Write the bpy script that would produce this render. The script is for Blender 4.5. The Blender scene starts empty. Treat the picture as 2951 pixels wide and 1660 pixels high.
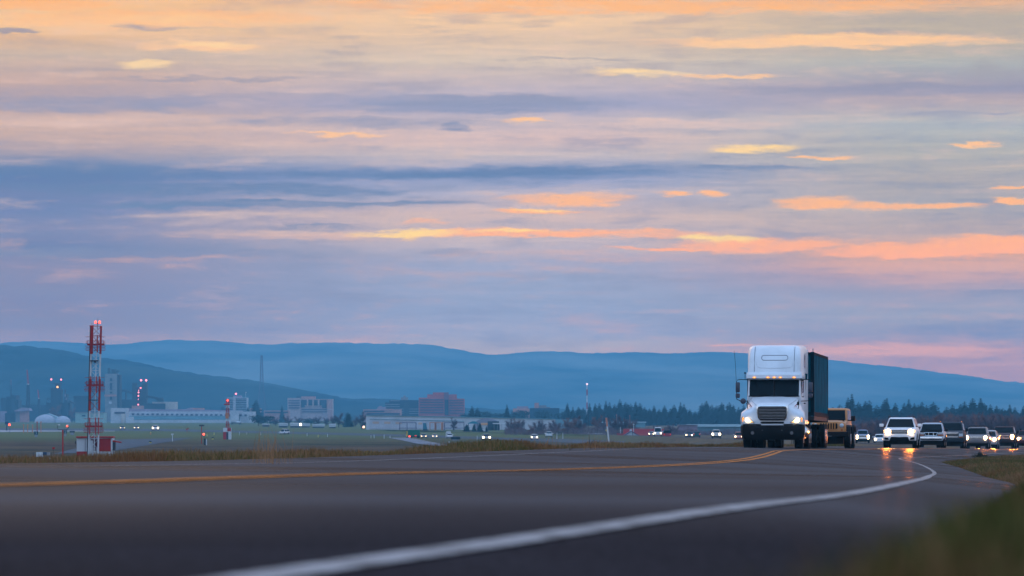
import bpy, bmesh, math, random
import numpy as np
from mathutils import Vector, Matrix
random.seed(7)
rng = np.random.default_rng(11)
scene = bpy.context.scene
COL = scene.collection
F = 16394.0          # focal length in pixels of the 2951 px wide photograph (200 mm lens)
U0, V0 = 1475.5, 1196.0
GZ = -6.0            # level of the airfield below the camera

def at(u, v, d):
    """photo pixel and distance -> world point (x, y, z)"""
    return ((u-U0)/F*d, d, (V0-v)/F*d)
def ux(u, d): return (u-U0)/F*d
def vz(v, d): return (V0-v)/F*d

# ---------------------------------------------------------------- materials
MATS = {}
def mat(name, col, rough=.6, metal=0., emit=None, es=0., spec=.5, noise=0., nscale=3., ndetail=4., coat=0.):
    if name in MATS: return MATS[name]
    m = bpy.data.materials.new(name); m.use_nodes = True
    nt = m.node_tree; b = nt.nodes['Principled BSDF']
    b.inputs['Base Color'].default_value = (*col, 1)
    b.inputs['Roughness'].default_value = rough
    b.inputs['Metallic'].default_value = metal
    b.inputs['Specular IOR Level'].default_value = spec
    b.inputs['Coat Weight'].default_value = coat
    b.inputs['Coat Roughness'].default_value = .08
    if emit:
        b.inputs['Emission Color'].default_value = (*emit, 1)
        b.inputs['Emission Strength'].default_value = es
    if noise > 0:
        tc = nt.nodes.new('ShaderNodeTexCoord'); n = nt.nodes.new('ShaderNodeTexNoise')
        n.inputs['Scale'].default_value = nscale; n.inputs['Detail'].default_value = ndetail
        r = nt.nodes.new('ShaderNodeValToRGB')
        r.color_ramp.elements[0].position = .3; r.color_ramp.elements[1].position = .7
        r.color_ramp.elements[0].color = (*[c*(1-noise) for c in col], 1)
        r.color_ramp.elements[1].color = (*[min(1, c*(1+noise*.6)) for c in col], 1)
        nt.links.new(tc.outputs['Object'], n.inputs['Vector'])
        nt.links.new(n.outputs['Fac'], r.inputs['Fac'])
        nt.links.new(r.outputs['Color'], b.inputs['Base Color'])
    MATS[name] = m
    return m

# ---------------------------------------------------------------- mesh builder
class MB:
    def __init__(s): s.v = []; s.f = []
    def add(s, v, f):
        o = len(s.v); s.v += [tuple(p) for p in v]; s.f += [tuple(i+o for i in q) for q in f]; return s
    def box(s, x0, x1, y0, y1, z0, z1):
        return s.add([(x0,y0,z0),(x1,y0,z0),(x1,y1,z0),(x0,y1,z0),(x0,y0,z1),(x1,y0,z1),(x1,y1,z1),(x0,y1,z1)],
                     [(0,3,2,1),(4,5,6,7),(0,1,5,4),(1,2,6,5),(2,3,7,6),(3,0,4,7)])
    def obox(s, c, hx, hy, hz, M):
        v = [tuple(M @ Vector((sx*hx, sy*hy, sz*hz)) + Vector(c)) for sz in (-1,1) for sx, sy in ((-1,-1),(1,-1),(1,1),(-1,1))]
        return s.add(v, [(0,3,2,1),(4,5,6,7),(0,1,5,4),(1,2,6,5),(2,3,7,6),(3,0,4,7)])
    def prism(s, poly, a0, a1, axis='y'):
        n = len(poly)
        def P(p, a):
            if axis == 'y': return (p[0], a, p[1])
            if axis == 'x': return (a, p[0], p[1])
            return (p[0], p[1], a)
        v = [P(p, a0) for p in poly] + [P(p, a1) for p in poly]
        f = [tuple(range(n)), tuple(range(2*n-1, n-1, -1))] + [(i, (i+1) % n + 0, (i+1) % n + n, i+n) for i in range(n)]
        f[0] = tuple(reversed(f[0])); f[1] = tuple(reversed(f[1]))
        return s.add(v, f)
    def loft(s, rings, cap0=True, cap1=True):
        n = len(rings[0]); v = [p for r in rings for p in r]; f = []
        for k in range(len(rings)-1):
            for i in range(n):
                j = (i+1) % n
                f.append((k*n+i, k*n+j, (k+1)*n+j, (k+1)*n+i))
        if cap0: f.append(tuple(range(n-1, -1, -1)))
        if cap1: f.append(tuple((len(rings)-1)*n+i for i in range(n)))
        return s.add(v, f)
    def tube(s, pts, r, n=6, r1=None, caps=True):
        pts = [Vector(p) for p in pts]; rings = []
        for k, p in enumerate(pts):
            t = (pts[min(k+1, len(pts)-1)] - pts[max(k-1, 0)]).normalized()
            up = Vector((0, 0, 1)) if abs(t.z) < .9 else Vector((1, 0, 0))
            a = t.cross(up).normalized(); b = t.cross(a)
            rr = r if r1 is None else r + (r1-r)*k/(len(pts)-1)
            rings.append([tuple(p + (a*math.cos(2*math.pi*i/n) + b*math.sin(2*math.pi*i/n))*rr) for i in range(n)])
        return s.loft(rings, caps, caps)
    def cyl(s, c, r, a0, a1, axis='x', n=20, prof=None):
        prof = prof or [(a0, r), (a1, r)]; rings = []
        for a, rr in prof:
            ring = []
            for i in range(n):
                t = 2*math.pi*i/n; p, q = rr*math.cos(t), rr*math.sin(t)
                if axis == 'x': ring.append((c[0]+a, c[1]+p, c[2]+q))
                elif axis == 'y': ring.append((c[0]+p, c[1]+a, c[2]+q))
                else: ring.append((c[0]+p, c[1]+q, c[2]+a))
            rings.append(ring)
        return s.loft(rings)
    def quad(s, a, b, c, d): return s.add([a, b, c, d], [(0, 1, 2, 3)])
    def build(s, name, m, parent=None, smooth=0., bevel=0.):
        me = bpy.data.meshes.new(name); me.from_pydata(s.v, [], s.f)
        bm = bmesh.new(); bm.from_mesh(me); bmesh.ops.recalc_face_normals(bm, faces=bm.faces); bm.to_mesh(me); bm.free()
        if m: me.materials.append(m)
        if smooth:
            me.polygons.foreach_set('use_smooth', [True]*len(me.polygons)); me.set_sharp_from_angle(angle=math.radians(smooth))
        me.update()
        o = bpy.data.objects.new(name, me); COL.objects.link(o)
        if parent: o.parent = parent
        if bevel:
            b = o.modifiers.new('bevel', 'BEVEL'); b.width = bevel; b.segments = 2; b.limit_method = 'ANGLE'
        return o

def tag(o, label=None, cat=None, group=None, kind=None):
    if label: o['label'] = label
    if cat: o['category'] = cat
    if group: o['group'] = group
    if kind: o['kind'] = kind
    return o
def empty(name, loc=(0,0,0), rz=0., label=None, cat=None, group=None, sc=1.):
    o = bpy.data.objects.new(name, None); COL.objects.link(o)
    o.empty_display_size = .3
    o.location = loc; o.rotation_euler = (0, 0, rz)
    if sc != 1.: o.scale = (sc, sc, sc) if not hasattr(sc, '__len__') else sc
    return tag(o, label, cat, group)
def copy_tree(o, parent=None):
    c = o.copy(); COL.objects.link(c); c.parent = parent
    for ch in [x for x in o.children]: copy_tree(ch, c)
    return c
ONES = ['first','second','third','fourth','fifth','sixth','seventh','eighth','ninth','tenth','eleventh','twelfth','thirteenth',
        'fourteenth','fifteenth','sixteenth','seventeenth','eighteenth','nineteenth','twentieth']
def ordw(i):
    if i < 20: return ONES[i]
    t, r = divmod(i+1, 10); n = {2:'twenty',3:'thirty',4:'forty',5:'fifty',6:'sixty'}[t]
    return {2:'twentieth',3:'thirtieth',4:'fortieth',5:'fiftieth',6:'sixtieth'}[t] if r == 0 else n+'-'+ONES[r-1]

# ---------------------------------------------------------------- road geometry
def pchip(xs, ys):
    xs = np.array(xs, float); ys = np.array(ys, float); h = np.diff(xs); dl = np.diff(ys)/h
    m = np.zeros_like(ys); m[0] = dl[0]; m[-1] = dl[-1]
    for i in range(1, len(xs)-1):
        m[i] = (dl[i-1]*h[i] + dl[i]*h[i-1])/(h[i-1]+h[i])
    def f(x):
        x = np.asarray(x, float); i = np.clip(np.searchsorted(xs, x)-1, 0, len(xs)-2)
        t = (x-xs[i])/h[i]
        r = (2*t**3-3*t**2+1)*ys[i] + (t**3-2*t**2+t)*h[i]*m[i] + (-2*t**3+3*t**2)*ys[i+1] + (t**3-t**2)*h[i]*m[i+1]
        return np.where(x < xs[0], ys[0]+(x-xs[0])*m[0], np.where(x > xs[-1], ys[-1]+(x-xs[-1])*m[-1], r))
    return f
# distance : x of the right edge line ; heights below the camera at right line, centre line, left line
RT = [(-60,-9.5),(-10,-3.2),(0,-1.45),(4,-.72),(7,-.30),(9,0.0),(12,.40),(18.8,1.05),(34,2.4),(60,4.40),(85,6.3),(112,8.3),(150,10.62),(182,12.3),
      (200,13.65),(227,16.05),(260,20.1),(303,25.9),(372,33.2),(400,36.4),(445,41.9),(474,46.4),(510,51.6),(560,55.0),(600,56),
      (700,54),(780,54.5),(870,60.5),(1000,58.5),(1181,49),(1350,47.3),(1500,43.5),(1700,31),(2000,-5),(2300,-60)]
XR = pchip(*zip(*RT))
HR = pchip(*zip(*[(-60,.2),(0,.2),(9,.2),(12,.205),(18.8,.27),(34,.395),(60,.645),(112,1.107),(150,1.25),(182,1.40),(227,1.69),(260,1.87),
      (303,2.05),(372,2.47),(420,2.78),(474,3.02),(560,3.4),(700,3.9),(800,4.2),(1000,4.85),(1181,5.0),(1350,5.4),(1500,5.65),(1700,5.9),(2300,5.9)]))
HY = pchip(*zip(*[(-60,.15),(0,.16),(7,.17),(26,.315),(34,.365),(60,.57),(112,.88),(150,.98),(182,1.13),(227,1.365),(260,1.55),(303,1.80),
      (372,2.17),(400,2.42),(445,2.70),(474,2.80),(560,3.2),(700,3.75),(800,4.0),(1000,4.7),(1181,4.93),(1350,5.35),(1500,5.6),(1700,5.85),(2300,5.85)]))
HL = pchip(*zip(*[(-60,.1),(0,.13),(26,.25),(34,.29),(45,.41),(60,.52),(112,.74),(150,.895),(182,1.07),(227,1.29),(260,1.47),(303,1.69),
      (372,2.07),(400,2.36),(445,2.64),(474,2.74),(560,3.15),(700,3.7),(800,3.9),(1000,4.6),(1181,4.9),(1350,5.3),(1500,5.57),(1700,5.83),(2300,5.83)]))
SHR = pchip(*zip(*[(-60,1.2),(0,1.0),(4,.80),(7.5,.67),(15,.50),(22,.50),(34,.60),(60,.88),(85,.97),(112,.94),(150,1.05),(182,1.35),(227,1.5),(2300,1.6)]))
LANE = 3.7
def smooth_log(f, w=.075):
    g = np.arange(math.log(6.), math.log(2300.), .012); k = int(3*w/.012); ker = np.exp(-.5*(np.arange(-k, k+1)*.012/w)**2); ker /= ker.sum()
    y = f(np.exp(g))/np.exp(g); yy = np.convolve(np.pad(y, k, 'edge'), ker, 'valid')
    m = np.clip((g-g[0])/.5, 0, 1); yy = y*(1-m)+yy*m
    return lambda d: np.where(np.asarray(d) < 6.5, f(d), np.interp(np.log(np.maximum(d, 6.01)), g, yy)*np.asarray(d))
XR = smooth_log(XR); HR = smooth_log(HR); HY = smooth_log(HY); HL = smooth_log(HL, .05)
def cols(d):
    """x and z of the seven breakpoints of the road's cross-section"""
    xr = float(XR(d)); sh = float(SHR(d))
    x = [xr-2*LANE-1.5, xr-2*LANE-.3, xr-2*LANE, xr-LANE, xr, xr+sh]
    hr, hy, hl = float(HR(d)), float(HY(d)), float(HL(d))
    z = [-hl+.02, -hl-0.0, -hl, -hy, -hr, -hr-.04-.045*sh]
    return x, z
_cc = {}
_cols = cols
def cols(d):
    k = round(float(d), 3)
    if k not in _cc: _cc[k] = _cols(k)
    return _cc[k]
def colsq(d): return cols(round(d*4)/4.)
def road_z(d, x):
    a, b = cols(d)
    if x <= a[0]: return b[0]
    for i in range(5):
        if x <= a[i+1]: return b[i]+(b[i+1]-b[i])*(x-a[i])/(a[i+1]-a[i])
    return b[5]
def slope(d): return float((XR(d+2)-XR(d-2))/4)
USE_HAZE = True
SIGMA = .92e-4
HAZE_COL = (.195,.57,.84)
HAZE_SEEN = (.085,.26,.48)
FSTOP = 13
SKY_BACK_LOW = (1.0,1.12,1.35); SKY_BACK_HIGH = (.72,1.1,1.7)
SKY_FRONT_LOW = (1.1,.72,.6); SKY_FRONT_HIGH = (.75,.95,1.4)
SUN_E = .12
EXPOSURE = 0.
# ---------------------------------------------------------------- camera, sky, sun
cam = bpy.data.cameras.new('camera'); co = bpy.data.objects.new('camera', cam); COL.objects.link(co); scene.camera = co
cam.lens = 200; cam.sensor_width = 36; cam.shift_y = (1196-830)/2951.; cam.clip_start = .1; cam.clip_end = 40000
co.location = (0, 0, 0); co.rotation_euler = (math.radians(90), 0, 0)
cam.dof.use_dof = True; cam.dof.focus_distance = 229; cam.dof.aperture_fstop = FSTOP

def lin(c): return tuple(((x/255.)/12.92 if x/255. <= .04045 else ((x/255.+.055)/1.055)**2.4) for x in c)
def comp(c, v):
    """sky radiance that shows as colour c (8 bit) at photo row v once seen through the haze"""
    e = max((V0-v)/F, .001); path = min(17500., 238./e)
    T = math.exp(-SIGMA*path) if USE_HAZE else 1.
    c = (min(255, c[0]*1.0), min(255, c[1]*1.012), c[2]*.975); c = lin(c)
    return tuple(max(.02, (c[k]-(1-T)*HAZE_SEEN[k])/T) for k in range(3))
w = bpy.data.worlds.new('World'); scene.world = w; w.use_nodes = True; nt = w.node_tree
for n in list(nt.nodes): nt.nodes.remove(n)
N = nt.nodes.new; L = nt.links.new
def math_(op, a, b=None, c=None, clamp=False):
    n = N('ShaderNodeMath'); n.operation = op; n.use_clamp = clamp
    for i, q in enumerate((a, b, c)):
        if q is None: continue
        if isinstance(q, (int, float)): n.inputs[i].default_value = q
        else: L(q, n.inputs[i])
    return n.outputs[0]
def ss(x, a, b, t0=0., t1=1.):
    n = N('ShaderNodeMapRange'); n.interpolation_type = 'SMOOTHSTEP'
    L(x, n.inputs['Value']); n.inputs['From Min'].default_value = a; n.inputs['From Max'].default_value = b
    n.inputs['To Min'].default_value = t0; n.inputs['To Max'].default_value = t1; return n.outputs[0]
def mixc(f, a, b):
    n = N('ShaderNodeMix'); n.data_type = 'RGBA'
    for s, q in ((0, f), (6, a), (7, b)):
        if isinstance(q, (int, float)): n.inputs[s].default_value = q
        elif isinstance(q, tuple): n.inputs[s].default_value = (*q, 1)
        else: L(q, n.inputs[s])
    return n.outputs[2]
tc = N('ShaderNodeTexCoord'); sp = N('ShaderNodeSeparateXYZ'); L(tc.outputs['Generated'], sp.inputs[0])
hyp = math_('SQRT', math_('ADD', math_('MULTIPLY', sp.outputs[0], sp.outputs[0]), math_('MULTIPLY', sp.outputs[1], sp.outputs[1])))
el = math_('DIVIDE', sp.outputs[2], math_('MAXIMUM', hyp, .001))         # tangent of the elevation
az = math_('ARCTAN2', sp.outputs[0], sp.outputs[1])                      # azimuth from the road's heading
# sky chart: u, v in thousandths, v downwards from an elevation of 0.073
u = math_('MULTIPLY_ADD', az, F/1000., U0/1000.)
v = math_('MULTIPLY_ADD', el, -F/1000., V0/1000.)
cmb = N('ShaderNodeCombineXYZ'); L(u, cmb.inputs[0]); L(v, cmb.inputs[1])
def noise(sx, sy, det, rough=.55, loc=0.):
    mp = N('ShaderNodeMapping'); mp.inputs['Scale'].default_value = (sx, sy, 1); mp.inputs['Location'].default_value = (loc, loc*.7, loc)
    L(cmb.outputs[0], mp.inputs[0]); n = N('ShaderNodeTexNoise'); n.inputs['Scale'].default_value = 1; n.inputs['Detail'].default_value = det
    n.inputs['Roughness'].default_value = rough; L(mp.outputs[0], n.inputs['Vector']); return n
# ragged edges: displace the chart
n1 = noise(2.2, 14, 6, .6, 1.3)
dv = math_('MULTIPLY_ADD', n1.outputs['Fac'], .060, -.030)
n3 = noise(12, 50, 5, .6, 2.9); dv = math_('MULTIPLY_ADD', n3.outputs['Fac'], .030, math_('SUBTRACT', dv, .015))
n2 = noise(5, 30, 6, .65, 7.7)
du = math_('MULTIPLY_ADD', n2.outputs['Fac'], .20, -.10)
cw = N('ShaderNodeCombineXYZ'); L(math_('ADD', u, du), cw.inputs[0]); L(math_('ADD', v, dv), cw.inputs[1])
def ramp(cols_):
    r = N('ShaderNodeValToRGB'); r.color_ramp.interpolation = 'LINEAR'
    e = r.color_ramp.elements; pts = sorted(cols_)
    e[0].position = (pts[0][0]+200)/1500.; e[0].color = (*comp(pts[0][1], pts[0][0]), 1)
    e[1].position = (pts[-1][0]+200)/1500.; e[1].color = (*comp(pts[-1][1], pts[-1][0]), 1)
    for vv, c in pts[1:-1]:
        x = e.new((vv+200)/1500.); x.color = (*comp(c, vv), 1)
    L(vn, r.inputs['Fac']); return r.outputs[0]
vsoft = math_('MULTIPLY_ADD', dv, .5, v)
vn = math_('MULTIPLY_ADD', vsoft, 1/1.5, .2/1.5)
left = ramp([(-200,(240,190,140)),(0,(252,190,130)),(60,(252,200,145)),(110,(232,186,150)),(160,(208,182,168)),(230,(205,172,165)),(290,(180,160,170)),(345,(215,178,165)),(420,(198,170,168)),(465,(140,145,175)),(510,(98,124,172)),(560,(118,132,174)),(610,(118,134,178)),(660,(135,140,176)),(720,(112,130,172)),(760,(140,140,172)),(860,(128,136,172)),(940,(132,138,170)),(975,(150,145,172)),(1040,(150,145,172)),(1300,(140,140,165))])
cen  = ramp([(-200,(240,190,150)),(0,(242,196,165)),(60,(248,205,168)),(120,(230,198,175)),(180,(220,198,185)),(240,(205,186,192)),(300,(165,165,198)),(350,(205,185,192)),(400,(222,190,188)),(450,(200,185,192)),(500,(150,160,200)),(560,(180,175,198)),(620,(215,185,182)),(700,(200,182,190)),(760,(162,167,196)),(820,(155,165,196)),(900,(148,162,195)),(960,(156,163,192)),(990,(172,168,186)),(1040,(174,166,184)),(1300,(150,150,175))])
right= ramp([(-200,(215,175,150)),(0,(222,170,140)),(50,(190,176,165)),(120,(195,178,165)),(190,(176,178,182)),(255,(160,152,175)),(300,(190,172,178)),(360,(182,184,190)),(430,(182,178,178)),(520,(186,174,174)),(600,(182,172,176)),(680,(190,168,170)),(740,(215,165,150)),(790,(190,155,165)),(850,(155,156,182)),(910,(156,160,184)),(960,(148,152,180)),(1010,(168,148,168)),(1060,(172,148,165)),(1300,(150,140,160))])
base = mixc(ss(u, .1, 1.45), left, cen); base = mixc(ss(u, 1.6, 2.7), base, right)
# blobs: (u, v, ru, rv, strength)
def blobs(lst, soft):
    acc = None
    for (bu, bv, ru, rv, s) in lst:
        a = N('ShaderNodeVectorMath'); a.operation = 'SUBTRACT'; L(cw.outputs[0], a.inputs[0]); a.inputs[1].default_value = (bu/1000., bv/1000., 0)
        b = N('ShaderNodeVectorMath'); b.operation = 'MULTIPLY'; L(a.outputs[0], b.inputs[0]); b.inputs[1].default_value = (1000./ru, 1000./rv, 0)
        c = N('ShaderNodeVectorMath'); c.operation = 'LENGTH'; L(b.outputs[0], c.inputs[0])
        m = ss(c.outputs['Value'], 1.35, soft, 0., s)
        acc = m if acc is None else math_('MAXIMUM', acc, m)
    return acc
st = noise(1.6, 42, 7, .6, 3.1); st2 = noise(6, 120, 6, .6, 5.5)
streak = math_('ADD', math_('MULTIPLY', st.outputs['Fac'], .65), math_('MULTIPLY', st2.outputs['Fac'], .35))
tear = noise(7, 46, 8, .62, 9.1); tear2 = noise(22, 110, 6, .6, 4.4)
tn = math_('MULTIPLY_ADD', tear2.outputs['Fac'], .35, math_('MULTIPLY', tear.outputs['Fac'], .65))
def torn(x, k, lo, hi):
    return ss(math_('MULTIPLY_ADD', math_('SUBTRACT', tn, .5), k, x), lo, hi)
D = blobs([(300,302,620,34,.5),(1000,352,620,22,.45),(1380,300,460,30,.9),(1310,364,60,16,.9),(2700,257,360,20,.8),(2400,262,500,16,.5),(420,84,120,11,.8),(20,87,80,9,1.),
           (200,500,700,36,.6),(600,545,760,20,.6),(1350,497,800,26,.7),(2150,487,300,14,.5),(800,590,700,13,.9),(100,730,300,14,.7),(900,655,240,9,.5),(760,735,320,16,.4),
           (2850,845,220,12,.5),(2820,950,330,30,.5),(1800,800,600,14,.35),(600,228,420,8,.5),(1620,176,280,5,.4),(2760,325,240,8,.4),(900,860,420,30,.3),(260,205,300,8,.4)], .25)
P = blobs([(2000,356,420,24,.7),(700,622,480,15,.6),(900,672,520,20,.7),(500,745,420,12,.4),(1750,550,600,26,.3),(2700,770,460,46,.8),(400,975,200,16,.25),(2500,1012,560,34,.75),(2900,1050,300,22,.4),(2110,996,120,10,.8),(2800,800,500,36,.5),(1500,740,700,26,.3),(2300,520,400,30,.2),(260,350,420,26,.5),(900,260,420,20,.3),(1900,60,500,30,.2),(1850,900,300,12,.3),(2850,915,250,16,.35)], .1)
O = blobs([(1900,18,1100,26,.75),(430,55,620,34,.75),(100,10,330,20,.8),(2400,118,560,22,.95),(560,135,200,20,.8),(250,90,150,18,.5),(980,388,150,6,.8),(1520,348,100,6,.8),(2370,449,100,7,.9),(2820,421,80,5,.8),
           (1640,575,210,22,.85),(1560,610,140,10,.9),(1942,560,64,9,.9),(2065,557,60,12,.95),(2350,588,150,22,.85),(2620,597,250,13,.9),(2915,547,80,6,.9),(2935,585,80,10,.95),(1240,640,80,12,.5),
           (1500,672,420,12,.9),(1850,672,320,14,.7),(2200,704,300,26,.9),(1930,717,190,8,.85),(2640,724,330,22,1.),(2870,708,260,30,1.),(1750,218,60,4,.4),(2080,219,190,7,.7)], .35)
Y = blobs([(520,55,300,22,.5),(600,128,190,13,.7),(430,189,100,20,.9),(1850,212,190,16,.95),(2190,425,150,18,1.),(1180,671,190,13,1.),(1480,668,160,6,.9),(2080,684,150,16,1.),(1570,606,120,7,.7),(2150,118,200,8,.4),(2440,108,330,6,.6)], .2)
Dm = math_('MULTIPLY', torn(D, .9, .08, .75), ss(streak, .36, .56, .5, .95))
Pm = math_('MULTIPLY', torn(P, 1.1, .1, .8), ss(streak, .38, .58, .5, .9))
Om = math_('MULTIPLY', torn(O, 2.0, .0, 1.15), math_('MINIMUM', math_('MULTIPLY', O, 2.2), 1.)); Y = math_('MULTIPLY', torn(Y, 1.8, .15, 1.2), math_('MINIMUM', math_('MULTIPLY', Y, 2.), 1.)); Oh = math_('MULTIPLY', O, .38)
dark = ramp([(-200,(175,155,160)),(200,(160,152,168)),(300,(146,152,184)),(500,(104,130,172)),(600,(114,136,174)),(850,(135,144,176)),(1300,(135,138,175))])
pink = ramp([(-200,(250,205,170)),(350,(228,195,190)),(650,(212,185,182)),(740,(222,170,158)),(860,(188,165,180)),(1000,(212,165,168)),(1300,(205,160,165))])
oran = ramp([(-200,(255,190,130)),(0,(255,180,122)),(120,(252,200,158)),(400,(252,195,150)),(600,(254,182,136)),(720,(255,176,114)),(1300,(255,168,110))])
yell = ramp([(-200,(255,215,160)),(120,(255,212,165)),(300,(255,222,172)),(500,(255,208,145)),(700,(255,214,150)),(1300,(255,210,150))])
# faint overall streaking
sf = ss(streak, .34, .66, .0, 1.)
sky = mixc(math_('MULTIPLY', math_('SUBTRACT', 1., sf), .28), base, dark)
sky = mixc(math_('MULTIPLY', ss(streak, .55, .72), .30), sky, pink)
mo = noise(3.2, 19, 7, .62, 12.3); mo2 = noise(9, 40, 6, .6, 15.1); mo = math_('ADD', math_('MULTIPLY', mo.outputs['Fac'], .7), math_('MULTIPLY', mo2.outputs['Fac'], .3))
sky = mixc(ss(mo, .50, .34, 0., .42), sky, dark); sky = mixc(ss(mo, .50, .68, 0., .40), sky, pink)
sky = mixc(Dm, sky, dark); sky = mixc(Pm, sky, pink); sky = mixc(Oh, sky, pink); sky = mixc(Om, sky, oran); sky = mixc(Y, sky, yell)
# the rest of the dome: warm towards the sunset, cool and paler overhead and behind
# far outside the photographed patch
front = ss(sp.outputs[1], -.3, .95)
dome = mixc(ss(el, 0.0, .5), SKY_BACK_LOW, SKY_BACK_HIGH)
domef = mixc(ss(el, 0.05, .5), SKY_FRONT_LOW, SKY_FRONT_HIGH)
nb = N('ShaderNodeTexNoise'); mpb = N('ShaderNodeMapping'); mpb.inputs['Scale'].default_value = (2, 2, 9); L(tc.outputs['Generated'], mpb.inputs[0]); L(mpb.outputs[0], nb.inputs['Vector'])
nb.inputs['Detail'].default_value = 4
dome = mixc(front, dome, domef)
vm = N('ShaderNodeVectorMath'); vm.operation = 'SCALE'; L(dome, vm.inputs[0]); L(ss(nb.outputs['Fac'], .35, .65, .8, 1.2), vm.inputs['Scale'])
inpatch = math_('MULTIPLY', ss(math_('ABSOLUTE', az), .45, .16), ss(el, .2, .085))
final = mixc(inpatch, vm.outputs[0], sky)
bg = N('ShaderNodeBackground'); L(final, bg.inputs['Color']); bg.inputs['Strength'].default_value = 1.
wo = N('ShaderNodeOutputWorld'); L(bg.outputs[0], wo.inputs['Surface'])
w.cycles.sampling_method = 'MANUAL'; w.cycles.sample_map_resolution = 1024
sun = bpy.data.lights.new('sun', 'SUN'); sun.energy = SUN_E; sun.angle = math.radians(20); sun.color = (1, .72, .5)
so = bpy.data.objects.new('sun', sun); COL.objects.link(so)
dirv = Vector((math.sin(math.radians(-12)), math.cos(math.radians(-12)), math.tan(math.radians(7))))   # towards the sunset glow
so.rotation_euler = dirv.to_track_quat('Z', 'Y').to_euler(); so.location = (0, 0, 60)
scene.view_settings.view_transform = 'Standard'; scene.view_settings.look = 'None'; scene.view_settings.gamma = 1; scene.view_settings.exposure = EXPOSURE
cy = scene.cycles
cy.use_denoising = True; cy.max_bounces = 5; cy.diffuse_bounces = 2; cy.glossy_bounces = 3; cy.transmission_bounces = 2; cy.volume_bounces = 0; cy.transparent_max_bounces = 8
cy.sample_clamp_indirect = 6; cy.sample_clamp_direct = 0; cy.use_adaptive_sampling = True; cy.adaptive_threshold = .02
# ---------------------------------------------------------------- setting: road, lines, ground, hills
def sheet(name, rows, m, label=None, kind='structure', smooth=True):
    n = len(rows[0]); v = [p for r in rows for p in r]; f = []
    for k in range(len(rows)-1):
        for i in range(n-1):
            f.append((k*n+i, k*n+i+1, (k+1)*n+i+1, (k+1)*n+i))
    me = bpy.data.meshes.new(name); me.from_pydata(v, [], f); me.materials.append(m)
    if smooth: me.polygons.foreach_set('use_smooth', [True]*len(me.polygons))
    o = bpy.data.objects.new(name, me); COL.objects.link(o)
    bm = bmesh.new(); bm.from_mesh(me); bmesh.ops.recalc_face_normals(bm, faces=bm.faces)
    if sum(fc.normal.z for fc in bm.faces) < 0: bmesh.ops.reverse_faces(bm, faces=bm.faces)
    bm.to_mesh(me); bm.free()
    tag(o, label=label, kind=kind); return o
DS = list(np.concatenate([np.arange(-60, 0, 5), np.arange(0, 40, .5), np.arange(40, 320, 1.5), np.arange(320, 700, 4), np.arange(700, 2301, 12)]))

def asphalt_mat(name, base, rough):
    m = bpy.data.materials.new(name); m.use_nodes = True; nt = m.node_tree; N = nt.nodes.new; L = nt.links.new
    b = nt.nodes['Principled BSDF']; geo = N('ShaderNodeNewGeometry')
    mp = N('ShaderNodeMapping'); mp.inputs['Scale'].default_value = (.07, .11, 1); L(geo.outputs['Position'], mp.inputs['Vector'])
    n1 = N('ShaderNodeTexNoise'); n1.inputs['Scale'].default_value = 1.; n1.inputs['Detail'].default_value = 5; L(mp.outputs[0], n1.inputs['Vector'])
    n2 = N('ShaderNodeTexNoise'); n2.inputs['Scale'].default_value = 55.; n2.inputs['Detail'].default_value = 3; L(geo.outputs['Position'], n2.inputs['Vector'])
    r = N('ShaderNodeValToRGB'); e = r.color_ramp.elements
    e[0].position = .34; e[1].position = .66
    e[0].color = (*[c*.55 for c in base], 1); e[1].color = (*[c*1.35 for c in base], 1)  # broad dark bands: shading of road undulations painted into the colour
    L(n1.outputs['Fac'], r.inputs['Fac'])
    mx = N('ShaderNodeMixRGB'); mx.blend_type = 'MULTIPLY'; mx.inputs['Fac'].default_value = .8
    r2 = N('ShaderNodeValToRGB'); r2.color_ramp.elements[0].position = .35; r2.color_ramp.elements[1].position = .65
    r2.color_ramp.elements[0].color = (.45,.45,.45,1); r2.color_ramp.elements[1].color = (1.5,1.5,1.5,1)
    L(n2.outputs['Fac'], r2.inputs['Fac'])
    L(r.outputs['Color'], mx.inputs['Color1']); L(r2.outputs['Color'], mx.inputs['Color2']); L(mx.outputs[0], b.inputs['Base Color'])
    mr = N('ShaderNodeMapRange'); mr.inputs['From Min'].default_value = .3; mr.inputs['From Max'].default_value = .7
    mr.inputs['To Min'].default_value = rough*.6; mr.inputs['To Max'].default_value = rough*1.2
    L(n1.outputs['Fac'], mr.inputs['Value']); L(mr.outputs[0], b.inputs['Roughness'])
    bp = N('ShaderNodeBump'); bp.inputs['Strength'].default_value = .25; bp.inputs['Distance'].default_value = .004
    L(n2.outputs['Fac'], bp.inputs['Height']); L(bp.outputs[0], b.inputs['Normal'])
    b.inputs['Specular IOR Level'].default_value = 0.
    gl = N('ShaderNodeBsdfGlossy'); gl.distribution = 'GGX'; L(mr.outputs[0], gl.inputs['Roughness']); L(bp.outputs[0], gl.inputs['Normal']); gl.inputs['Color'].default_value = (1,1,1,1)
    dt = N('ShaderNodeVectorMath'); dt.operation = 'DOT_PRODUCT'; L(geo.outputs['Normal'], dt.inputs[0]); L(geo.outputs['Incoming'], dt.inputs[1])
    fr = N('ShaderNodeMapRange'); fr.inputs['From Min'].default_value = 0; fr.inputs['From Max'].default_value = .03; fr.inputs['To Min'].default_value = ROADSPEC; fr.inputs['To Max'].default_value = ROADSPEC*.12
    L(dt.outputs['Value'], fr.inputs['Value'])
    ms = N('ShaderNodeMixShader'); L(fr.outputs[0], ms.inputs[0]); L(b.outputs[0], ms.inputs[1]); L(gl.outputs[0], ms.inputs[2])
    L(ms.outputs[0], nt.nodes['Material Output'].inputs['Surface'])
    return m
ROADSPEC = .066
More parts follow.
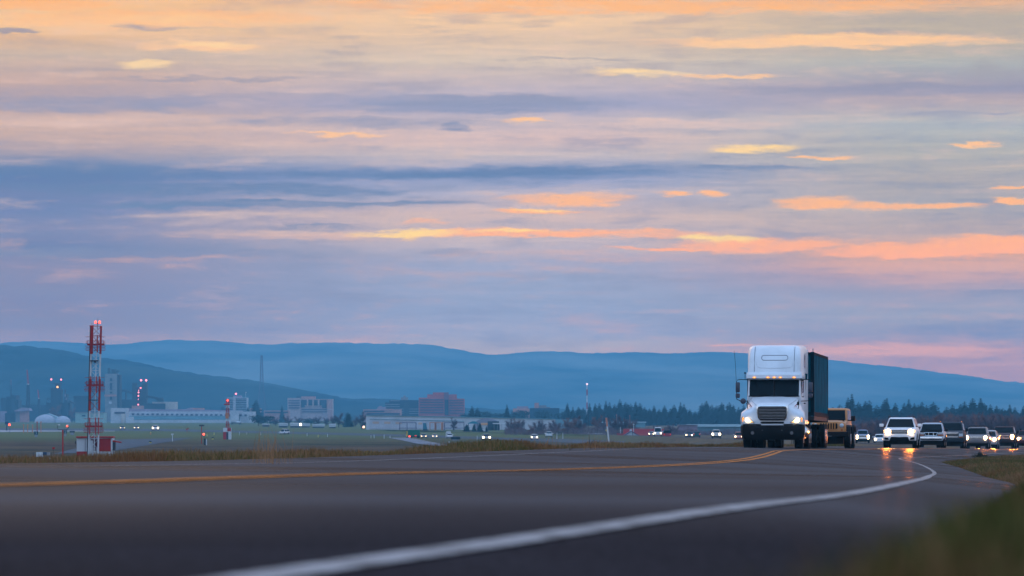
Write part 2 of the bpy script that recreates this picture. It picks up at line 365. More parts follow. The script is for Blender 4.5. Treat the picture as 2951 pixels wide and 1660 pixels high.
M_ASPH = asphalt_mat('asphalt', (.027,.022,.025), .36)
rows = []
for d in DS:
    x, z = cols(d)
    xs = [x[0], x[1], x[2], (x[2]+x[3])/2, x[3], (x[3]+x[4])/2, x[4], (x[4]+x[5])/2, x[5]]
    rows.append([(q, d, road_z(d, q)) for q in xs])
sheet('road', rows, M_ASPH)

def line_mat(name, col, wear):
    m = mat(name, col, .7, spec=.08); nt = m.node_tree; N = nt.nodes.new; L = nt.links.new; b = nt.nodes['Principled BSDF']
    geo = N('ShaderNodeNewGeometry'); n = N('ShaderNodeTexNoise'); n.inputs['Scale'].default_value = 7; n.inputs['Detail'].default_value = 8
    L(geo.outputs['Position'], n.inputs['Vector'])
    r = N('ShaderNodeValToRGB'); r.color_ramp.elements[0].position = wear; r.color_ramp.elements[1].position = wear+.14
    r.color_ramp.elements[0].color = (*[c*.45 for c in col], 1); r.color_ramp.elements[1].color = (*col, 1)
    L(n.outputs['Fac'], r.inputs['Fac']); L(r.outputs[0], b.inputs['Base Color']); return m
M_WHITE_LINE = line_mat('white_road_paint', (.28,.25,.245), .42)
M_YELLOW_LINE = line_mat('yellow_road_paint', (.50,.145,.012), .43)
def line(name, fx, w, m, d0, d1):
    rows = []
    for d in DS:
        if d < d0 or d > d1: continue
        x = fx(d); rows.append([(x-w/2, d, road_z(d, x-w/2)+.004), (x, d, road_z(d, x)+.0042), (x+w/2, d, road_z(d, x+w/2)+.004)])
    return sheet(name, rows, m)
line('road_edge_line', lambda d: float(XR(d)), .072, M_WHITE_LINE, -60, 700)
line('road_edge_line', lambda d: float(XR(d))-2*LANE, .08, M_WHITE_LINE, -60, 700)
line('road_centre_line', lambda d: float(XR(d))-LANE-.095, .10, M_YELLOW_LINE, -60, 2300)
line('road_centre_line', lambda d: float(XR(d))-LANE+.095, .10, M_YELLOW_LINE, -60, 2300)

# ground: one sheet that falls from the road's verges to the airfield
def ground_z(d, x):
    c, z = colsq(d); vl, vr = c[0], c[5]
    g = GZ-.35
    if d > 1650: return g
    if x < vl:
        o = vl-x; b = z[0]-.06 - max(0, o-2.0)*.25 - min(o, 2.)*.02
    elif x > vr:
        o = x-vr; nb = float(np.interp(d, [4.5,7.5,15,34,60], [.19,.15,.11,.08,0])); b = nb*min(1., o/.2) + z[5]-.05 + .05*math.sin(o*1.3)*min(1, o) - max(0, o-7.0)*.2
    else: return road_z(d, x)-.10
    return max(b, g)
offs = [0, .12, .25, .5, 1., 2., 3.5, 6, 9, 13, 18, 24, 32, 45, 70, 110, 180, 320, 600, 1100, 2200, 4500]
GD = list(np.concatenate([np.arange(-60, 0, 3), np.arange(0, 30, .5), np.arange(30, 60, 3), np.arange(60, 700, 8), np.arange(700, 1750, 25), np.arange(1750, 6200, 150), [6500, 7500, 9000, 12000, 17400]]))
rows = []
for d in GD:
    dd = min(d, 2300.); c, z = cols(dd)
    xs = sorted([c[0]-o for o in offs] + [c[5]+o for o in offs] + [(c[0]+c[5])/2])
    r = []
    for x in xs:
        zz = ground_z(d, x) if d < 2300 else GZ-.35
        if 1e-6 < x-c[0] and x < c[5]: zz = road_z(dd, x)-.10 if d < 1650 else zz-.1
        if d < 2300 and (abs(x-c[0]) < 1e-6 or abs(x-c[5]) < 1e-6): zz = road_z(dd, x)-.012
        r.append((x, d, zz))
    rows.append(r)
def ground_mat():
    m = bpy.data.materials.new('field_grass'); m.use_nodes = True; nt = m.node_tree; N = nt.nodes.new; L = nt.links.new
    b = nt.nodes['Principled BSDF']; geo = N('ShaderNodeNewGeometry'); b.inputs['Roughness'].default_value = 1; b.inputs['Specular IOR Level'].default_value = .05
    def noise(sc, det, loc=(0,0,0)):
        mp = N('ShaderNodeMapping'); mp.inputs['Scale'].default_value = sc; mp.inputs['Location'].default_value = loc
        n = N('ShaderNodeTexNoise'); n.inputs['Scale'].default_value = 1; n.inputs['Detail'].default_value = det
        L(geo.outputs['Position'], mp.inputs['Vector']); L(mp.outputs[0], n.inputs['Vector']); return n
    n1 = noise((.012,.0055,.01), 6); n2 = noise((.06,.02,.06), 7, (3,5,1)); n3 = noise((.8,.25,1.), 5, (9,2,0))
    r1 = N('ShaderNodeValToRGB'); e = r1.color_ramp.elements
    e[0].position = .36; e[0].color = (.064,.038,.022,1); e[1].position = .70; e[1].color = (.036,.040,.014,1)
    x = e.new(.54); x.color = (.054,.038,.02,1)
    L(n1.outputs['Fac'], r1.inputs['Fac'])
    r2 = N('ShaderNodeValToRGB'); e = r2.color_ramp.elements
    e[0].position = .35; e[0].color = (.55,.5,.5,1); e[1].position = .68; e[1].color = (1.45,1.4,1.25,1)
    L(n2.outputs['Fac'], r2.inputs['Fac'])
    r3 = N('ShaderNodeValToRGB'); e = r3.color_ramp.elements
    e[0].position = .3; e[0].color = (.6,.6,.6,1); e[1].position = .7; e[1].color = (1.35,1.3,1.2,1)
    L(n3.outputs['Fac'], r3.inputs['Fac'])
    m1 = N('ShaderNodeMixRGB'); m1.blend_type = 'MULTIPLY'; m1.inputs['Fac'].default_value = 1
    L(r1.outputs[0], m1.inputs[1]); L(r2.outputs[0], m1.inputs[2])
    m2 = N('ShaderNodeMixRGB'); m2.blend_type = 'MULTIPLY'; m2.inputs['Fac'].default_value = 1
    L(m1.outputs[0], m2.inputs[1]); L(r3.outputs[0], m2.inputs[2])
    # the mown strip at the far side of the airfield is greener
    sp = N('ShaderNodeSeparateXYZ'); L(geo.outputs['Position'], sp.inputs[0])
    mr = N('ShaderNodeMapRange'); mr.inputs['From Min'].default_value = 1250; mr.inputs['From Max'].default_value = 1700; mr.clamp = True; mr.inputs['To Max'].default_value = .85
    L(sp.outputs['Y'], mr.inputs[0])
    mr2 = N('ShaderNodeMapRange'); mr2.inputs['From Min'].default_value = 60; mr2.inputs['From Max'].default_value = 5; mr2.clamp = True; L(sp.outputs['X'], mr2.inputs[0])
    mm = N('ShaderNodeMath'); mm.operation = 'MULTIPLY'; L(mr.outputs[0], mm.inputs[0]); L(mr2.outputs[0], mm.inputs[1]); mr = mm
    md = N('ShaderNodeMapRange'); md.inputs['From Min'].default_value = 10; md.inputs['From Max'].default_value = 45; md.inputs['To Max'].default_value = .7; md.clamp = True; L(sp.outputs['X'], md.inputs[0])
    m4 = N('ShaderNodeMixRGB'); L(md.outputs[0], m4.inputs[0]); L(m2.outputs[0], m4.inputs[1]); m5 = N('ShaderNodeMixRGB'); m5.blend_type = 'MULTIPLY'; m5.inputs[0].default_value = 1; m5.inputs[1].default_value = (.115,.078,.045,1)
    L(r3.outputs[0], m5.inputs[2]); L(m5.outputs[0], m4.inputs[2]); m2 = m4
    m3 = N('ShaderNodeMixRGB'); m3.inputs[2].default_value = (.078,.092,.025,1); L(mr.outputs[0], m3.inputs[0]); L(m2.outputs[0], m3.inputs[1])
    L(m3.outputs[0], b.inputs['Base Color']); return m
sheet('ground', rows, ground_mat())

def flat_strip(name, pts, m, dz=.03):
    """flat quad strip on the airfield from photo pixels: list of ((uL,vL),(uR,vR)) on the field level"""
    rows = []
    for a, b in pts:
        r = []
        for t in (0, .5, 1):
            u = a[0]+(b[0]-a[0])*t; v = a[1]+(b[1]-a[1])*t
            d = -(GZ-.35)*F/(v-V0); r.append((ux(u, d), d, GZ-.35+dz))
        rows.append(r)
    return sheet(name, rows, m)
M_RUN = asphalt_mat('runway_concrete', (.16,.15,.17), .7)
M_RUN2 = asphalt_mat('taxiway_asphalt', (.045,.045,.055), .7)
M_PALE = mat('pale_concrete', (.22,.21,.23), .8, noise=.3, nscale=.05)
# service road that runs diagonally beyond the field
flat_strip('runway', [((-60,1246),(-60,1239)),((130,1244),(150,1236)),((330,1243),(340,1236))], M_PALE)
flat_strip('service_road', [((-200,1238),(-200,1232)),((0,1240),(0,1234)),((500,1243),(500,1237)),((1000,1254.5),(1000,1248)),((1280,1262),(1280,1256)),((1500,1270),(1500,1263)),((1640,1276),(1640,1266)),((1800,1284),(1800,1272))], M_RUN2, .05)
flat_strip('taxiway', [((1118,1262),(1176,1262)),((1160,1270),(1222,1271)),((1203,1279.5),(1270,1280.5)),((1290,1290),(1352,1292)),((1400,1306),(1470,1308))], M_RUN, .08)
flat_strip('taxiway', [((330,1268),(560,1262)),((250,1285),(470,1276)),((150,1310),(330,1300))], M_RUN2, .07)
for a in (0, 1):
    p = [((1118,1262),(1176,1262)),((1160,1270),(1222,1271)),((1203,1279.5),(1270,1280.5)),((1290,1290),(1352,1292)),((1400,1306),(1470,1308))]
    flat_strip('taxiway_edge_line', [((q[a][0]-1, q[a][1]), (q[a][0]+1.5, q[a][1])) for q in p], M_PALE, .11)

# hills
def ridge(name, prof, dc, front, back, m, rough):
    us = np.concatenate([np.arange(-3600, -700, 60.), np.arange(-700, 3700, 14.), np.arange(3700, 6601, 60.)]); pu, pv = zip(*[(a*1.1456, b*1.1456) for a, b in prof])
    vv = np.interp(us, pu, pv)
    vv = np.convolve(np.pad(vv, 6, 'edge'), np.ones(7)/7, 'same')[6:-6]
    ts = [-1., -.82, -.66, -.5, -.36, -.24, -.13, -.05, 0, .3, 1.]
    ph = rng.uniform(0, 6.28, (24, 2)); rows = []
    for k, t in enumerate(ts):
        r = []
        for u, v in zip(us, vv):
            d = dc + (front*t if t < 0 else back*t)
            H = vz(v, dc)-GZ
            s = max(0., 1-abs(t))**.8
            x = ux(u, dc)*(d/dc if t < 0 else 1)
            q = sum(math.sin(x*.0014*(1.5**j)+ph[j,0]+t*3*ph[j,1])/(1.5**j) for j in range(9))
            z = GZ - (.5 if s <= 0 else 0) + H*s*(1+ .16*q*(1-s)*s*2) + (rng.normal()*rough if s > 0 else 0)
            r.append((x+ (0 if t == 0 else 60*math.sin(t*9+x*.003)), d + 120*q*(s*(1-s)), z))
        rows.append(r)
    sheet(name, rows, m)
FAR = [(-3000,1030),(-1800,960),(-1200,900),(-700,930),(-300,890),(0,862),(90,857),(230,864),(290,868),(400,855),(560,857),(640,868),(780,862),(900,862),(1080,867),(1160,880),(1230,896),(1330,884),(1430,884),(1480,890),(1600,884),(1690,890),(1780,884),(1870,888),(2080,905),(2150,915),(2250,922),(2340,935),(2440,945),(2500,958),(2576,963),(2700,975),(3300,1000),(4200,980),(5800,1030)]
NEAR = [(-3000,1040),(-1900,990),(-1200,900),(-700,850),(-300,860),(0,868),(80,872),(160,882),(260,903),(330,905),(400,925),(480,940),(580,950),(640,960),(700,965),(760,985),(800,1000),(900,1005),(1000,1003),(1100,1022),(1250,1032),(1400,1030),(1600,1036),(2300,1040),(3300,1043),(5800,1043)]
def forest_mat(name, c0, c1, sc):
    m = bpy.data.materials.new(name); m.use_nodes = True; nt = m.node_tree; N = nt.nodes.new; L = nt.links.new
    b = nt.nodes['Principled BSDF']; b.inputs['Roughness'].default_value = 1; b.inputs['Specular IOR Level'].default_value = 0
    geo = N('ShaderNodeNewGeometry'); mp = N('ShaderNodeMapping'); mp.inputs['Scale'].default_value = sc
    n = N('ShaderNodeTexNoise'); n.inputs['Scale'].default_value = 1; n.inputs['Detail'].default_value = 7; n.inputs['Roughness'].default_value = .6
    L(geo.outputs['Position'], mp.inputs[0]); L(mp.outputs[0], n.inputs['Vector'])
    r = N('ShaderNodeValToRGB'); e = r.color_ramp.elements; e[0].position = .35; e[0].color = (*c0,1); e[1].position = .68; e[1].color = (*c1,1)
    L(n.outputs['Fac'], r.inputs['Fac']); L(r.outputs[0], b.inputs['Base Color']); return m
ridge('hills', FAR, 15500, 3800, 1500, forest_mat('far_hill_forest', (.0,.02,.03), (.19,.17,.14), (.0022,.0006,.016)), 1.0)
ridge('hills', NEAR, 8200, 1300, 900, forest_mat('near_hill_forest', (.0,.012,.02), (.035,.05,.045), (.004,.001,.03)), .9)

# air: pale blue haze in one closed box round everything, the sky outside it
hz = MB(); hz.box(-5000, 5000, -80, 17500, -9, 238)
mh = bpy.data.materials.new('haze_air'); mh.use_nodes = True; nt = mh.node_tree
for n in list(nt.nodes): nt.nodes.remove(n)
out = nt.nodes.new('ShaderNodeOutputMaterial'); pv = nt.nodes.new('ShaderNodeVolumePrincipled')
pv.inputs['Color'].default_value = (*HAZE_COL, 1); pv.inputs['Density'].default_value = SIGMA; pv.inputs['Anisotropy'].default_value = 0.
nt.links.new(pv.outputs[0], out.inputs['Volume'])
if USE_HAZE: tag(hz.build('haze', mh), kind='stuff')
BEAM = 16000.
# ---------------------------------------------------------------- vehicles (front at y = 0, length along +y)
def paint(name, col, metal=.0, rough=.32):
    dk = max(col) < .09; return mat('paint_'+name, col, .5 if dk else rough, metal=0 if dk else metal, spec=.12 if dk else .4, coat=0 if dk else .2, noise=.10, nscale=1.2)
M_GLASS = mat('dark_window_glass', (.003,.008,.012), .05, spec=.06)
M_TYRE = mat('tyre_rubber', (.006,.006,.007), .85, spec=.1, noise=.3, nscale=9)
M_RIM = mat('wheel_metal', (.28,.28,.3), .4, metal=.9, noise=.2)
M_BLACK = mat('black_plastic', (.006,.006,.008), .6, spec=.12, noise=.3, nscale=4)
M_DARK = mat('dark_grille', (.003,.003,.004), .8, spec=.05)
M_CHROME = mat('chrome', (.55,.57,.6), .16, metal=1., noise=.1)
M_STEEL = mat('grey_steel', (.04,.04,.045), .7, spec=.1, noise=.3)
M_AMBER_ON = mat('amber_lamp_lit', (.8,.25,.02), .4, emit=(1.,.27,.02), es=1.1)
M_AMBER_CORE = mat('amber_lamp_core', (.9,.5,.1), .4, emit=(1.,.50,.12), es=2.2)
M_AMBER = mat('amber_lens', (.30,.07,.01), .25, noise=.2)
M_HALO = mat('headlight_reflector_lit', (.8,.6,.3), .3, emit=(1.,.50,.12), es=1.5)
M_HALO_HOT = mat('headlight_reflector_bright', (.8,.6,.3), .3, emit=(1.,.50,.16), es=1.7)
M_BULB = mat('headlight_bulb_lit', (1,.9,.7), .3, emit=(1.,.62,.30), es=40.)
M_BULB_FAR = mat('headlight_bulb_lit_far', (1,.9,.7), .3, emit=(1.,.74,.40), es=8.)
M_LENS = mat('clear_headlight_lens', (.35,.38,.42), .12, spec=.8)
M_RED_LENS = mat('red_tail_lens', (.35,.01,.01), .25, emit=(1,.05,.02), es=.7)
M_PLATE = mat('number_plate', (.35,.36,.38), .5)
M_SEAM = mat('panel_gap', (.05,.06,.08), .7)

def wheel(parent, x, y, r, w, rim=M_RIM, name='wheel'):
    s = 1 if x > 0 else -1
    k = MB(); prof = [(-w/2, r*.62), (-w/2, r*.93), (-w/2*.82, r), (w/2*.82, r), (w/2, r*.93), (w/2, r*.62)]
    k.cyl((0,0,0), r, 0, 0, 'x', 24, prof)
    t = k.build(name, M_TYRE, parent, smooth=40); t.location = (x, y, r)
    k = MB(); k.cyl((s*w*.46,0,0), r*.6, -.02, .02, 'x', 16, [(-.03, r*.60), (.02, r*.58), (.022, r*.2), (.05, r*.16)])
    for a in range(5):
        t2 = a*math.tau/5; k.obox((s*(w*.46+.03), r*.36*math.cos(t2), r*.36*math.sin(t2)), .012, r*.05, r*.2, Matrix.Rotation(t2-math.pi/2, 3, 'X') if False else Matrix.Rotation(t2+math.pi/2, 3, 'X'))
    k.build('rim', rim, t, smooth=40)
    return t
def rrect(x0, x1, z0, z1, r, y, n=3):
    pts = []
    for cx, cz, a0 in ((x1-r, z1-r, 0), (x0+r, z1-r, 90), (x0+r, z0+r, 180), (x1-r, z0+r, 270)):
        for i in range(n+1):
            a = math.radians(a0+90*i/n); pts.append((cx+r*math.cos(a), cz+r*math.sin(a)))
    return pts
def rpoly(x0, x1, z0, z1, r, n=3): return rrect(x0, x1, z0, z1, r, 0, n)

def car(name, P, label, cat, group, lights=True, far=False):
    """P: dimensions of one vehicle"""
    g = P.get; L, W = P['L'], P['W']; hw = W/2
    body_m, trim = P['paint'], P.get('trim', M_BLACK)
    t = empty(name, label=label, cat=cat, group=group)
    zb, zh0, zh1, zr = g('zb', .28), P['hood0'], P['hood1'], P['roof']; hl = P['hoodlen']
    def ring(y, w0, zt, crown=.03, zbot=None, wt=.88):
        zbot = zb if zbot is None else zbot; w1 = w0
        h = [(w1*.90, zbot), (w1*.98, zbot+.08), (w1, zbot+(zt-zbot)*.45), (w1*.985, zt-.16), (w1*(wt+.07), zt-.05), (w1*wt, zt), (w1*.5, zt+crown)]
        return [(x, y, z) for x, z in h] + [(-x, y, z) for x, z in reversed(h)]
    k = MB(); n0 = g('nose', .93)
    bt = P.get('bed', None)
    secs = [(0, hw*n0*.97, zh0-.12), (.05, hw*n0, zh0-.04), (.22, hw*(n0+1)/2, zh0), (.55, hw*.99, zh0+(zh1-zh0)*.45), (hl, hw, zh1), (hl+.5, hw, zh1+.02)]
    end = P.get('tail', zh1+.02)
    secs += [(L*.65, hw, P.get('belt', zh1)+.0), (L-.35, hw*.99, end), (L-.05, hw*.95, end-.04), (L, hw*.92, end-.1)]
    k.loft([ring(y, w_, z_, .045 if y < hl else .0, wt=g('wt', .88)) for y, w_, z_ in secs])
    # cabin
    cy0, cy1, cy2, cy3 = P['cab']          # windscreen foot, roof front, roof rear, rear foot
    zc0 = zh1-.08; cwb, cwr = g('cwb', hw*.93), g('cwr', hw*.78); cr = g('cr', .12)
    def xy(z_, y0, y1, w_, r): 
        pts = []
        for cx, cyy, a0 in ((w_-r, y1-r, 0), (-w_+r, y1-r, 90), (-w_+r, y0+r, 180), (w_-r, y0+r, 270)):
            for i in range(4):
                a = math.radians(a0+30*i); pts.append((cx+r*math.cos(a), cyy+r*math.sin(a), z_))
        return pts
    zt = zr-.07
    def lerp(a, b, q): return a+(b-a)*q
    k.loft([xy(lerp(zc0, zt, q), lerp(cy0, cy1, q**.92), lerp(cy3, cy2, q), lerp(cwb, cwr, q), cr) for q in (0, .5, 1)] + [xy(zr-.02, cy1+.09, cy2-.05, cwr-.06, cr), xy(zr, cy1+.28, cy2-.18, cwr-.2, cr)])
    k.build('body', body_m, t, smooth=38)
    # glass
    def scr(q, side, y0a, y0b, ins, off): pass
    q0, q1 = .10, .95
    def fp(q, s, ins): return (s*(lerp(cwb, cwr, q)-ins), lerp(cy0, cy1, q**.92)-.014, lerp(zc0, zt, q))
    k = MB(); ins = g('wins', .09)
    qs = (q0, .52, q1); v = [fp(q, s*a, ins if a == 1 else -0) if a == 1 else (s*0, lerp(cy0, cy1, q**.92)-.03, lerp(zc0, zt, q)) for q in qs for s, a in ((-1,1),(1,0),(1,1))]
    k.add(v, [(0,1,4,3),(1,2,5,4),(3,4,7,6),(4,5,8,7)])
    ws = k.build('windscreen', M_GLASS, t, smooth=60)
    for s in (-1, 1):
        k = MB(); y_a, y_b = lerp(cy0, cy1, .25)+.18, lerp(cy3, cy2, .3)-.12
        nw = g('nwin', 2)
        for i in range(nw):
            k = MB()
            a, b = y_a+(y_b-y_a)*i/nw+.03, y_a+(y_b-y_a)*(i+1)/nw-.05
            def sp_(y, q): return (s*(lerp(cwb, cwr, q)+.008), y, lerp(zc0, zt, q))
            aa = a + (.28 if i == 0 else 0)
            k.quad(sp_(a, .18), sp_(b, .18), sp_(b, .93), sp_(aa, .93))
            k.build('side_window', M_GLASS, t)
    k = MB(); k.quad((-cwb+.12, cy3+.012-(cy3-cy2)*.25, lerp(zc0, zt, .25)), (cwb-.12, cy3+.012-(cy3-cy2)*.25, lerp(zc0, zt, .25)), (cwr-.1, lerp(cy3, cy2, .92)+.012, lerp(zc0, zt, .92)), (-cwr+.1, lerp(cy3, cy2, .92)+.012, lerp(zc0, zt, .92)))
    k.build('rear_window', M_GLASS, t)
    # under-body and bumper
    k = MB(); k.box(-hw*.8, hw*.8, .5, L-.5, .2, zb+.02); k.box(-hw*.93, hw*.93, .25, L-.2, zb-.04, zb+.12); k.build('underbody', M_BLACK, t)
    bz0, bz1 = P['bumper']; bm_ = P.get('bumper_m', body_m)
    def bump(z0, z1, w_, y0):
        pts = [(-w_, .35), (-w_, .14), (-w_*.9, .03), (-w_*.6, y0), (0, y0-.03), (w_*.6, y0), (w_*.9, .03), (w_, .14), (w_, .35)]
        r0 = [(x, y, z0) for x, y in pts]; r1 = [(x, y-.015, (z0+z1)/2) for x, y in pts]; r2 = [(x, y, z1) for x, y in pts]
        return [r0, r1, r2]
    k = MB(); k.loft(bump(bz0, bz1, hw*.985, -.06)); bo = k.build('bumper', bm_, t, smooth=40, bevel=.02)
    if g('chrome_lip'): 
        k = MB(); k.loft(bump(bz1-.05, bz1+.012, hw*.99, -.075)); k.build('bumper_lip', M_CHROME, bo, smooth=40)
    if g('lower'):
        z0, z1, wd = P['lower']; k = MB(); k.prism([(-wd*.82, z1), (wd*.82, z1), (wd, z0), (-wd, z0)], -.105, .02); k.build('lower_intake', M_DARK, bo, bevel=.02)
        for s in (-1, 1):
            k = MB(); k.prism([(s*(hw*.62), z0+.06), (s*(hw*.90), z0+.09), (s*hw*.88, z0+.21), (s*hw*.66, z0+.17)], -.09, .05); k.build('fog_lamp_recess', M_DARK, bo)
    # grille
    gx, gz0, gz1 = P['grille']; k = MB(); k.prism(rpoly(-gx, gx, gz0, gz1, min(.05, (gz1-gz0)*.4)), -.045, .08); gr = k.build('grille', g('grille_m', M_DARK), t)
    k = MB(); style = g('gstyle', 'bars'); fm = g('gframe', M_CHROME)
    if style == 'bars':
        for i in range(g('nbars', 2)):
            z_ = gz0+(gz1-gz0)*(i+.5)/g('nbars', 2); k.box(-gx*.97, gx*.97, -.062, -.04, z_-.022, z_+.022)
        k.box(-gx-.01, gx+.01, -.055, -.03, gz1-.025, gz1+.02); k.box(-gx-.01, gx+.01, -.055, -.03, gz0-.02, gz0+.02)
    elif style == 'slats':
        for i in range(7):
            x_ = -gx+2*gx*(i+.5)/7
            if i < 6: k.box(x_+gx/7-.028, x_+gx/7+.028, -.06, -.03, gz0, gz1)
    elif style == 'box':
        for a, b in (((-gx, gz1), (gx, gz1)), ((-gx*.8, gz0), (gx*.8, gz0)), ((-gx, gz1), (-gx*.8, gz0)), ((gx, gz1), (gx*.8, gz0)), ((-gx*.36, gz1), (-gx*.36, gz0)), ((gx*.36, gz1), (gx*.36, gz0))):
            k.tube([(a[0], -.055, a[1]), (b[0], -.055, b[1])], .024, 6)
    k.build('grille_bar', fm, gr)
    # lamps
    for s in (-1, 1):
        x0, x1, z0, z1 = P['lamp']
        hm = (M_HALO_HOT if not far else M_HALO) if lights else M_LENS
        k = MB()
        if g('round'):
            k.cyl((s*(x0+x1)/2, 0, (z0+z1)/2), (z1-z0)/2, -.07, .05, 'y', 20, [(.05, (z1-z0)/2), (-.05, (z1-z0)/2), (-.075, (z1-z0)*.4), (-.085, (z1-z0)*.15)])
        else:
            poly = [(s*x0, z0), (s*x1, z0+.02), (s*(x1+g('lsweep', .03)), z1), (s*x0, z1-g('ldrop', .03))]
            k.prism(poly, g('ly', -.05), .16)
        h = k.build('headlight', hm, t, bevel=.01)
        if lights:
            k = MB(); bx, bz, br = P['bulb']; k.cyl((s*bx, 0, bz), br, -.09, -.05, 'y', 16, [(-.02, br*.9), (-.085, br), (-.10, br*.7), (-.105, br*.2)])
            k.build('bulb', M_BULB if not far else M_BULB_FAR, h, smooth=60)
            if g('beam'):
                sl = bpy.data.lights.new('headlight_beam', 'SPOT'); sl.energy = g('beam'); sl.color = (1., .24, .03); sl.shadow_soft_size = .2; sl.spot_size = math.radians(14); sl.spot_blend = .6
                so_ = bpy.data.objects.new('headlight_beam', sl); COL.objects.link(so_); so_.parent = h; so_.location = (s*bx, -.16, bz); so_.rotation_euler = (math.radians(-90.3), 0, math.radians(5))
            if g('bulb2'):
                k = MB(); bx, bz, br = P['bulb2']; k.cyl((s*bx, 0, bz), br, -.09, -.05, 'y', 14, [(-.02, br*.9), (-.085, br), (-.10, br*.6)])
                k.build('bulb', M_BULB if not far else M_BULB_FAR, h, smooth=60)
        if g('signal'):
            x0, x1, z0, z1 = P['signal']; k = MB(); k.prism([(s*x0, z0), (s*x1, z0), (s*x1, z1), (s*x0, z1)], -.052, .1)
            k.build('turn_signal', M_AMBER if not g('sig_on') else M_AMBER_ON, t, bevel=.008)
        # mirrors
        mx, mz, mw, mh_ = P['mirror']; my = cy0+.15
        k = MB(); k.loft([[(s*(mx+p[0]), my+yy, mz+p[1]) for p in rpoly(-mw/2*q, mw/2*q, -mh_/2*q, mh_/2*q, .04*q)] for yy, q in ((-.09, .75), (-.05, 1.), (.06, 1.), (.07, .9))])
        mo = k.build('mirror', g('mirror_m', M_BLACK), t, smooth=50)
        k = MB(); k.tube([(s*(cwb-.02), my+.05, mz-mh_*.3), (s*(mx-mw*.3), my, mz-mh_*.45)], .028, 6); k.build('mirror_arm', M_BLACK, mo)
        # tail lamp, door seams, handles
        k = MB(); k.box(s*hw*.80-.07, s*hw*.80+.07, L-.06, L+.012, end-.42, end-.14); k.build('tail_light', M_RED_LENS, t)
        k = MB(); xs = s*(hw+.004)
        for yy in (cy0+.28, (cy0+cy3)/2+.05, cy3-.35 if nw > 1 else cy3-.1):
            k = MB(); k.tube([(xs, yy, zb+.1), (xs, yy, zh1-.2)], .007, 4); k.build('door_seam', M_SEAM, t)
    wr = P['wr']; wy0, wy1 = P['axles']
    for yy in (wy0, wy1):
        for s in (-1, 1):
            ww = g('ww', .22); wheel(t, s*(hw-ww/2-g('win', .03)), yy, wr, ww)
            if not g('flare'):
                k = MB(); n = 14; pr = [(yy+(wr+.07)*math.cos(a), wr+(wr+.07)*math.sin(a)) for a in [math.pi*i/n for i in range(n+1)]]
                k.prism(pr, s*(hw-.03), s*(hw+.006), 'x'); k.build('wheel_arch', M_DARK, t)
    if g('plate'):
        k = MB(); k.box(-.15, .15, -.115, -.09, g('plate'), g('plate')+.1); k.build('number_plate', M_PLATE, t)
    for s in (-1, 1):
        k = MB(); k.tube([(s*.12, cy0-.03, zc0+.11), (s*.50+.1, cy0+.04, zc0+.17)], .012, 4); k.build('wiper', M_BLACK, t)
    return t

def P(base, **k): d = dict(base); d.update(k); return d
W_SUV = dict(beam=0, L=4.5, W=1.80, paint=paint('white', (.62,.60,.62)), zb=.42, hood0=.98, hood1=1.12, roof=1.66, hoodlen=1.15, cab=(1.0,1.75,3.75,4.35), cwb=.83, cwr=.66, cr=.13,
             tail=1.1, bumper=(.40,.74), lower=(.38,.60,.55), grille=(.42,.76,.97), nbars=1, gframe=M_CHROME, lamp=(.45,.82,.80,.97), ldrop=.0, lsweep=.03, bulb=(.60,.88,.13),
             mirror=(1.02,1.22,.22,.17), mirror_m=paint('white', (.62,.60,.62)), wr=.36, axles=(.95,3.6), ww=.24, win=.01, wins=.07)
W_PICK = dict(L=5.1, W=1.76, paint=paint('silver', (.28,.31,.36), .2), zb=.48, hood0=1.02, hood1=1.13, roof=1.66, hoodlen=1.25, cab=(1.15,1.75,2.9,3.15), cwb=.80, cwr=.66, cr=.13, wt=.86,
             tail=1.1, bumper=(.52,.74), bumper_m=M_CHROME, grille=(.44,.79,1.0), gstyle='box', lamp=(.46,.80,.88,.99), ldrop=0, lsweep=0, signal=(.46,.82,.79,.87),
             mirror=(.98,1.18,.2,.17), wr=.36, axles=(.9,3.75), ww=.24, nwin=1, wins=.07)

def drop(o, d, u, sink=0.):
    """stand a vehicle in its lane with its front at distance d"""
    x = ux(u, d); xoff = x-(float(XR(d))-LANE); m = slope(d+2)
    print('lane offset', o.name, round(xoff, 2))
    o.location = (x, d, road_z(d+2.0, x+m*2)-sink)
    o.rotation_euler = ((-road_z(d, x)+road_z(d+5, float(XR(d+5))-LANE+xoff))/5., 0, -math.atan(m))
    return o
GQ = 'cars queuing behind the truck'
o = car('suv', P(W_SUV, beam=BEAM), 'white sport utility car with roof rails and glowing headlights, beside the orange off-roader', 'car', GQ)
for s in (-1, 1):
    k = MB(); k.tube([(s*.64, 1.75, 1.63), (s*.66, 1.95, 1.71), (s*.66, 3.3, 1.72), (s*.64, 3.6, 1.64)], .022, 6); k.build('roof_rail', M_BLACK, o)
k = MB(); k.box(-.5, .5, 1.9, 2.7, 1.642, 1.668); k.build('sunroof', M_GLASS, o)
drop(o, 303, 2592)
o = car('pickup_truck', W_PICK, 'silver pickup truck with unlit headlights and chrome box grille, beside the white car', 'pickup truck', GQ, lights=False)
k = MB(); k.loft([[(x, y-.02, z+q) for x, y, z in [(-.72,.03,1.02),(-.4,-.04,1.075),(0,-.06,1.09),(.4,-.04,1.075),(.72,.03,1.02),(.72,.3,1.10),(0,.3,1.17),(-.72,.3,1.10)]] for q in (0,.02)]); k.build('hood_deflector', M_DARK, o)
drop(o, 372, 2683)
